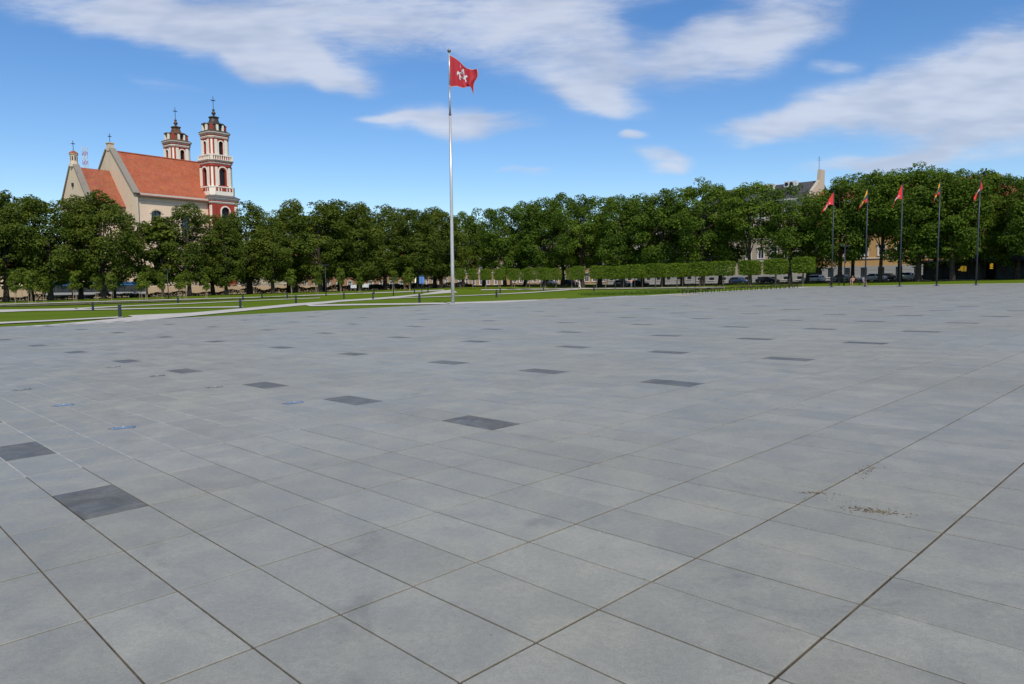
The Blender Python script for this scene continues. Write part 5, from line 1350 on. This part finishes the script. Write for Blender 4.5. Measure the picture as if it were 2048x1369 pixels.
for (a, b, paint, lab, kind, fl) in ((-113.5, 320, 'car_silver', 'silver parked car seen under the clipped trees', 'hatch', 0),
        (-108.0, 320, 'car_dark', 'dark parked car right of the silver one under the clipped trees', 'sedan', 0),
        (-62.0, 320, 'car_white', 'white parked hatchback, leftmost behind the five flagpoles', 'hatch', 1),
        (-55.5, 320, 'car_silver', 'silver parked sedan behind the seated people', 'sedan', 0),
        (-49.8, 320, 'car_white', 'white parked sedan between the second and third of the five flagpoles', 'sedan', 1),
        (-47.6, 326, 'car_dark', 'dark sedan in the street behind the white parked sedan', 'sedan', 0),
        (-42.6, 320, 'car_white', 'white parked hatchback right of the thick trunk', 'hatch', 0),
        (-38.0, 320, 'car_silver', 'silver sedan partly hidden by shrubs near the pavilion', 'sedan', 0),
        (-72.5, 320, 'car_dark', 'dark parked sedan behind the right end of the bench row', 'sedan', 0),
        (-79.5, 320, 'car_blue', 'blue parked hatchback behind the hedge', 'hatch', 0),
        (-140.0, 320, 'car_white', 'white parked car beyond the trunks near the walkers', 'sedan', 0),
        (-132.0, 320, 'car_blue', 'dark blue parked car beyond the trunks near the walkers', 'hatch', 0)):
    x, y = xy(a, b); car(x, y, ANG_A + (math.pi if fl else 0), paint, lab, kind)
for (a, b, paint, lab, kind) in ((-168.5, 222, 'car_white', 'white parked car left of the tall flagpole under the trees', 'hatch'), (-168.5, 250, 'car_silver', 'silver parked car next to the blue sign', 'sedan'), (-168.5, 264, 'car_white', 'white van-like car behind the path mouth', 'hatch'), (-168.5, 236, 'car_blue', 'blue parked car between the trunks left of the flagpole', 'sedan')):
    x, y = xy(a, b); car(x, y, ANG_B, paint, lab, kind)

# articulated trolleybus on the street before the church
bx, by = xy(-170.5, 92)
bus = thing('articulated_bus', 'dark articulated bus with blue and green roof passing behind the left trees', 'bus', (bx, by, gz(bx, by) + 0.05), ANG_B)
def bus_section(x0, x1, roofm, nw):
    sh = MB(); w = 1.27
    prof = [(-w, 0.42), (w, 0.42), (w, 1.2), (w - 0.02, 2.65), (w - 0.14, 2.85), (-w + 0.14, 2.85), (-w + 0.02, 2.65), (-w, 1.2)]
    sh.loft([[(x, y_, z_) for y_, z_ in prof] for x in (x0, x1)])
    b_ = sh.build('body', M['bus_dark'], bus)
    for s in (-1, 1):
        MB().box(x0 + 0.15, x1 - 0.15, s * (w + 0.012) - 0.01, s * (w + 0.012) + 0.01, 0.75, 1.18).build('side_panel', M['bus_grey'], b_)
        for k in range(nw):
            wx0 = x0 + 0.25 + k * (x1 - x0 - 0.4) / nw
            MB().box(wx0, wx0 + (x1 - x0 - 0.4) / nw - 0.12, s * (w + 0.005) - 0.012, s * (w + 0.005) + 0.012, 1.3, 2.35).build('window', M['glass'], b_)
    MB().box(x0 + 0.1, x1 - 0.1, -w + 0.05, w - 0.05, 2.851, 3.2).build('roof_fairing', M[roofm], b_)
    MB().box(x0 + 0.02, x1 - 0.02, -w + 0.0, w - 0.0, 2.45, 2.7).box(x0 + 0.01, x1 - 0.01, -w - 0.015, w + 0.015, 2.47, 2.68).build('roof_band', M['bus_blue' if roofm != 'bus_green' else 'bus_green'], b_)
    return b_
bus_section(-8.9, -4.4, 'bus_blue', 3); bus_section(-4.4, 0.6, 'bus_green', 3); bus_section(1.7, 8.9, 'bus_blue', 5)
bel = MB()
for k in range(6): bel.box(0.6 + k * 0.18, 0.72 + k * 0.18, -1.2, 1.2, 0.5, 2.8)
bel.box(0.6, 1.7, -1.1, 1.1, 0.55, 2.7); bel.build('bellows', M['iron'], bus)
for wx in (-6.2, -1.2, 6.6):
    for s in (-1, 1):
        MB().loft([[(wx + r_ * math.cos(t * math.pi / 8), s * 1.15 + yy, 0.48 + r_ * math.sin(t * math.pi / 8)) for t in range(16)] for yy, r_ in ((-0.14, 0.46), (-0.12, 0.48), (0.12, 0.48), (0.14, 0.46))]).build('wheel', M['tyre'], bus)
MB().add([(8.93, -1.1, 1.0), (8.93, 1.1, 1.0), (8.93, 1.1, 2.6), (8.93, -1.1, 2.6)], [(0, 1, 2, 3)]).build('windscreen', M['glass'], bus)

# ------------------------------------------------------------------ pavilion at the right
px_, py_ = xy(-38.5, 307)
pav = thing('pavilion', 'low dark-roofed glass pavilion behind the rightmost flagpole', 'pavilion', (px_, py_, gz(px_, py_)), ANG_A)
PLn, PDp = 30.0, 6.0
MB().box(0.1, PLn - 0.1, PDp - 0.2, PDp, 0, 3.0).box(0, 0.12, 0.0, PDp, 0, 3.0).box(PLn - 0.12, PLn, 0.0, PDp, 0, 3.0).build('back_wall', M['pav_roof'], pav)
MB().box(0.0, PLn, -0.05, PDp, 0.0, 0.14).build('plinth', M['path'], pav)
nb = 20
for k in range(nb):
    x0, x1 = PLn * k / nb + 0.05, PLn * (k + 1) / nb - 0.05
    if k == 6: continue
    MB().add([(x0, 0.06, 0.15), (x1, 0.06, 0.15), (x1, 0.06, 2.85), (x0, 0.06, 2.85)], [(0, 1, 2, 3)]).build('glass_pane', M['pav_glass'], pav)
for k in range(nb + 1):
    x = PLn * k / nb
    MB().box(x - 0.05, x + 0.05, 0.0, 0.12, 0.14, 2.9).build('mullion', M['iron'], pav)
MB().frustum(-0.7, PLn + 0.7, -0.9, PDp + 0.7, 2.9, -0.7, PLn + 0.7, -0.9, PDp + 0.7, 3.12).build('eaves', M['pav_roof'], pav)
rfp = MB()
rfp.add([(5.6, -0.95, 3.12), (PLn + 0.75, -0.95, 3.12), (PLn + 0.75, PDp + 0.75, 3.12), (5.6, PDp + 0.75, 3.12), (8.4, 2.6, 4.75), (10.6, 2.6, 4.8), (PLn - 4, 2.6, 3.7), (8.4, 3.4, 4.75), (10.6, 3.4, 4.8), (PLn - 4, 3.4, 3.7)],
        [(0, 1, 6, 5, 4), (1, 2, 9, 6), (2, 3, 7, 8, 9), (3, 0, 4, 7), (4, 5, 8, 7), (5, 6, 9, 8)])
rfp.build('roof', M['pav_roof'], pav)
MB().frustum(-0.7, 5.5, -0.9, PDp + 0.7, 3.121, 0.5, 5.5, 1.5, PDp - 1.5, 3.5).build('low_roof', M['pav_roof'], pav)
sg = MB(); hts = [0.25, 0.35, 0.8, 0.95, 1.0, 1.0, 0.95, 0.9]
for k, h in enumerate(hts):
    x = 5.2 + k * 0.15; sg.box(x, x + 0.055, 0.0, 0.05, 1.65 - (0.15 if k > 2 else 0.0), 1.65 + h * 0.75)
sgo = sg.build('lit_sign', M['yellow_light'], pav)
for z in (1.9, 2.25, 2.55):
    MB().lathe([(0.02, z + 0.14), (0.2, z + 0.1), (0.26, z), (0.2, z - 0.05), (0.02, z - 0.06)], 12, 9.6, 1.0).build('pendant_lamp', M['yellow_light'], pav)
MB().lathe([(0.02, 2.3), (0.22, 2.2), (0.25, 2.0), (0.02, 1.9)], 12, 12.6, 1.0).build('pendant_lamp', M['yellow_light'], pav)

# ------------------------------------------------------------------ signs and notice boards
def board(x, y, rz, w, h, z, mm, lab, cat='notice board', name='notice_board'):
    r_ = thing(name, lab, cat, (x, y, gz(x, y)), rz)
    MB().box(-w / 2, w / 2, -0.03, 0.03, z, z + h).build('panel', M[mm], r_)
    for s in (-1, 1):
        MB().box(s * (w / 2 - 0.08) - 0.03, s * (w / 2 - 0.08) + 0.03, -0.029, 0.029, 0, z + 0.02).build('post', M['anthracite'], r_)
board(-28.3, 141.5, 0.2, 1.2, 0.7, 1.0, 'board', 'grey notice board on two posts, right one of the pair on the far lawn')
board(-30.3, 140.0, 0.2, 1.1, 0.65, 0.9, 'board', 'grey notice board on two posts, left one of the pair on the far lawn')
r_ = thing('info_sign', 'dark blue topped sign post left of the tall flagpole', 'sign', (-15.8, 128.5, gz(-15.8, 128.5)), 0.1)
MB().lathe([(0.06, 0), (0.05, 3.0)], 8).build('post', M['anthracite'], r_)
MB().box(-0.42, 0.42, -0.04, 0.04, 1.9, 3.1).build('panel', M['board_blue'], r_)
MB().box(-0.46, 0.46, -0.05, 0.05, 3.101, 3.35).build('header', M['anthracite'], r_)

# ------------------------------------------------------------------ people
def skin_mesh(name, joints, edges, m, parent, root=0, sub=1):
    me = bpy.data.meshes.new(name); names = list(joints)
    me.from_pydata([joints[k][0] for k in names], [(names.index(a), names.index(b)) for a, b in edges], [])
    o = obj(name, me, parent); me.materials.append(m)
    md = o.modifiers.new('skin', 'SKIN'); md.use_smooth_shade = True
    sv = me.skin_vertices[0].data if me.skin_vertices else None
    if sv is None:
        return o
    for k, nme in enumerate(names):
        r_ = joints[nme][1]; sv[k].radius = (r_, r_) if not isinstance(r_, tuple) else r_
        sv[k].use_root = (k == root)
    o.modifiers.new('sub', 'SUBSURF').levels = sub
    o.modifiers['sub'].render_levels = sub
    return o
def person(x, y, rz, lab, pose, top, legs, hair='hair', legskin=False, zoff=0.02):
    root = thing('person', lab, 'person', (x, y, gz(x, y) + zoff), rz)
    if pose == 'walk':
        J = {'pelvis': ((0, 0, 0.95), 0.13), 'waist': ((0, 0.0, 1.12), 0.12), 'chest': ((0, 0.02, 1.34), (0.16, 0.12)), 'neck': ((0, 0.02, 1.5), 0.055), 'head': ((0, 0.04, 1.62), 0.095), 'crown': ((0, 0.03, 1.72), 0.07),
             'sl': ((-0.19, 0.02, 1.42), 0.06), 'el': ((-0.25, -0.1, 1.16), 0.045), 'wl': ((-0.23, 0.02, 0.92), 0.035), 'hl': ((-0.23, 0.06, 0.83), 0.038), 'sr': ((0.19, 0.02, 1.42), 0.06), 'er': ((0.25, 0.06, 1.16), 0.045), 'wr': ((0.23, 0.2, 0.96), 0.035), 'hr': ((0.23, 0.26, 0.89), 0.038),
             'hipl': ((-0.1, 0, 0.9), 0.095), 'kl': ((-0.1, 0.12, 0.5), 0.065), 'al': ((-0.1, 0.2, 0.09), 0.045), 'tl': ((-0.1, 0.36, 0.05), 0.04), 'hipr': ((0.1, 0, 0.9), 0.095), 'kr': ((0.1, -0.02, 0.5), 0.065), 'ar': ((0.1, -0.24, 0.12), 0.045), 'tr': ((0.1, -0.12, 0.05), 0.04)}
    else:
        J = {'pelvis': ((0, 0, 0.56), 0.14), 'waist': ((0, -0.02, 0.74), 0.125), 'chest': ((0, 0.03, 0.96), (0.16, 0.12)), 'neck': ((0, 0.06, 1.12), 0.055), 'head': ((0, 0.1, 1.24), 0.095), 'crown': ((0, 0.09, 1.34), 0.07),
             'sl': ((-0.19, 0.04, 1.04), 0.06), 'el': ((-0.25, 0.1, 0.8), 0.045), 'wl': ((-0.15, 0.3, 0.68), 0.035), 'hl': ((-0.1, 0.36, 0.66), 0.038), 'sr': ((0.19, 0.04, 1.04), 0.06), 'er': ((0.25, 0.1, 0.8), 0.045), 'wr': ((0.15, 0.3, 0.68), 0.035), 'hr': ((0.1, 0.36, 0.66), 0.038),
             'hipl': ((-0.1, 0.05, 0.54), 0.1), 'kl': ((-0.12, 0.45, 0.54), 0.07), 'al': ((-0.12, 0.42, 0.1), 0.045), 'tl': ((-0.12, 0.57, 0.05), 0.04), 'hipr': ((0.1, 0.05, 0.54), 0.1), 'kr': ((0.12, 0.45, 0.54), 0.07), 'ar': ((0.12, 0.4, 0.1), 0.045), 'tr': ((0.12, 0.55, 0.05), 0.04)}
    Eg = [('pelvis', 'waist'), ('waist', 'chest'), ('chest', 'neck'), ('neck', 'head'), ('head', 'crown'), ('chest', 'sl'), ('sl', 'el'), ('el', 'wl'), ('wl', 'hl'), ('chest', 'sr'), ('sr', 'er'), ('er', 'wr'), ('wr', 'hr'),
          ('pelvis', 'hipl'), ('hipl', 'kl'), ('kl', 'al'), ('al', 'tl'), ('pelvis', 'hipr'), ('hipr', 'kr'), ('kr', 'ar'), ('ar', 'tr')]
    skin_mesh('body', J, Eg, M['skin'], root)
    def grow(keys, d):
        return {k: (J[k][0], tuple(q + d for q in J[k][1]) if isinstance(J[k][1], tuple) else J[k][1] + d) for k in keys}
    tk = ['waist', 'pelvis', 'chest', 'sl', 'el', 'sr', 'er']
    skin_mesh('shirt', grow(tk, 0.025), [('pelvis', 'waist'), ('waist', 'chest'), ('chest', 'sl'), ('sl', 'el'), ('chest', 'sr'), ('sr', 'er')], M[top], root)
    lk = ['pelvis', 'hipl', 'kl', 'hipr', 'kr'] + ([] if legskin else ['al', 'ar'])
    le = [('pelvis', 'hipl'), ('hipl', 'kl'), ('pelvis', 'hipr'), ('hipr', 'kr')] + ([] if legskin else [('kl', 'al'), ('kr', 'ar')])
    skin_mesh('trousers', grow(lk, 0.022), le, M[legs], root)
    h_ = Vector(J['head'][0]); 
    MB().loft([[(h_.x + r_ * math.cos(t * math.pi / 5), h_.y - 0.035 + r_ * 1.05 * math.sin(t * math.pi / 5), h_.z + z) for t in range(10)] for r_, z in ((0.075, -0.1), (0.1, -0.03), (0.112, 0.06), (0.095, 0.13), (0.04, 0.17))]).build('hair', M[hair], root, True)
    return root
person(48.05, 102.78, ANG_A + math.pi, 'person in a peach top and black skirt sitting on the left of the bench', 'sit', 'cloth_pink', 'cloth_black', 'hair', True, -0.02)
person(49.1, 101.7, ANG_A + math.pi + 0.7, 'person in grey-blue clothes sitting turned on the right of the bench', 'sit', 'cloth_blue', 'cloth_blue', 'cloth_black', True, -0.02)
person(14.48, 155.4, ANG_A - 1.2, 'person in white walking beyond the clipped trees', 'walk', 'cloth_white', 'cloth_white')
person(13.6, 155.6, ANG_A - 1.2, 'person in black walking beside the one in white', 'walk', 'cloth_black', 'cloth_black')
person(24.6, 150.0, ANG_A + 0.6, 'person with bare arms strolling under the clipped trees right of the pair', 'walk', 'cloth_pink', 'cloth_blue')
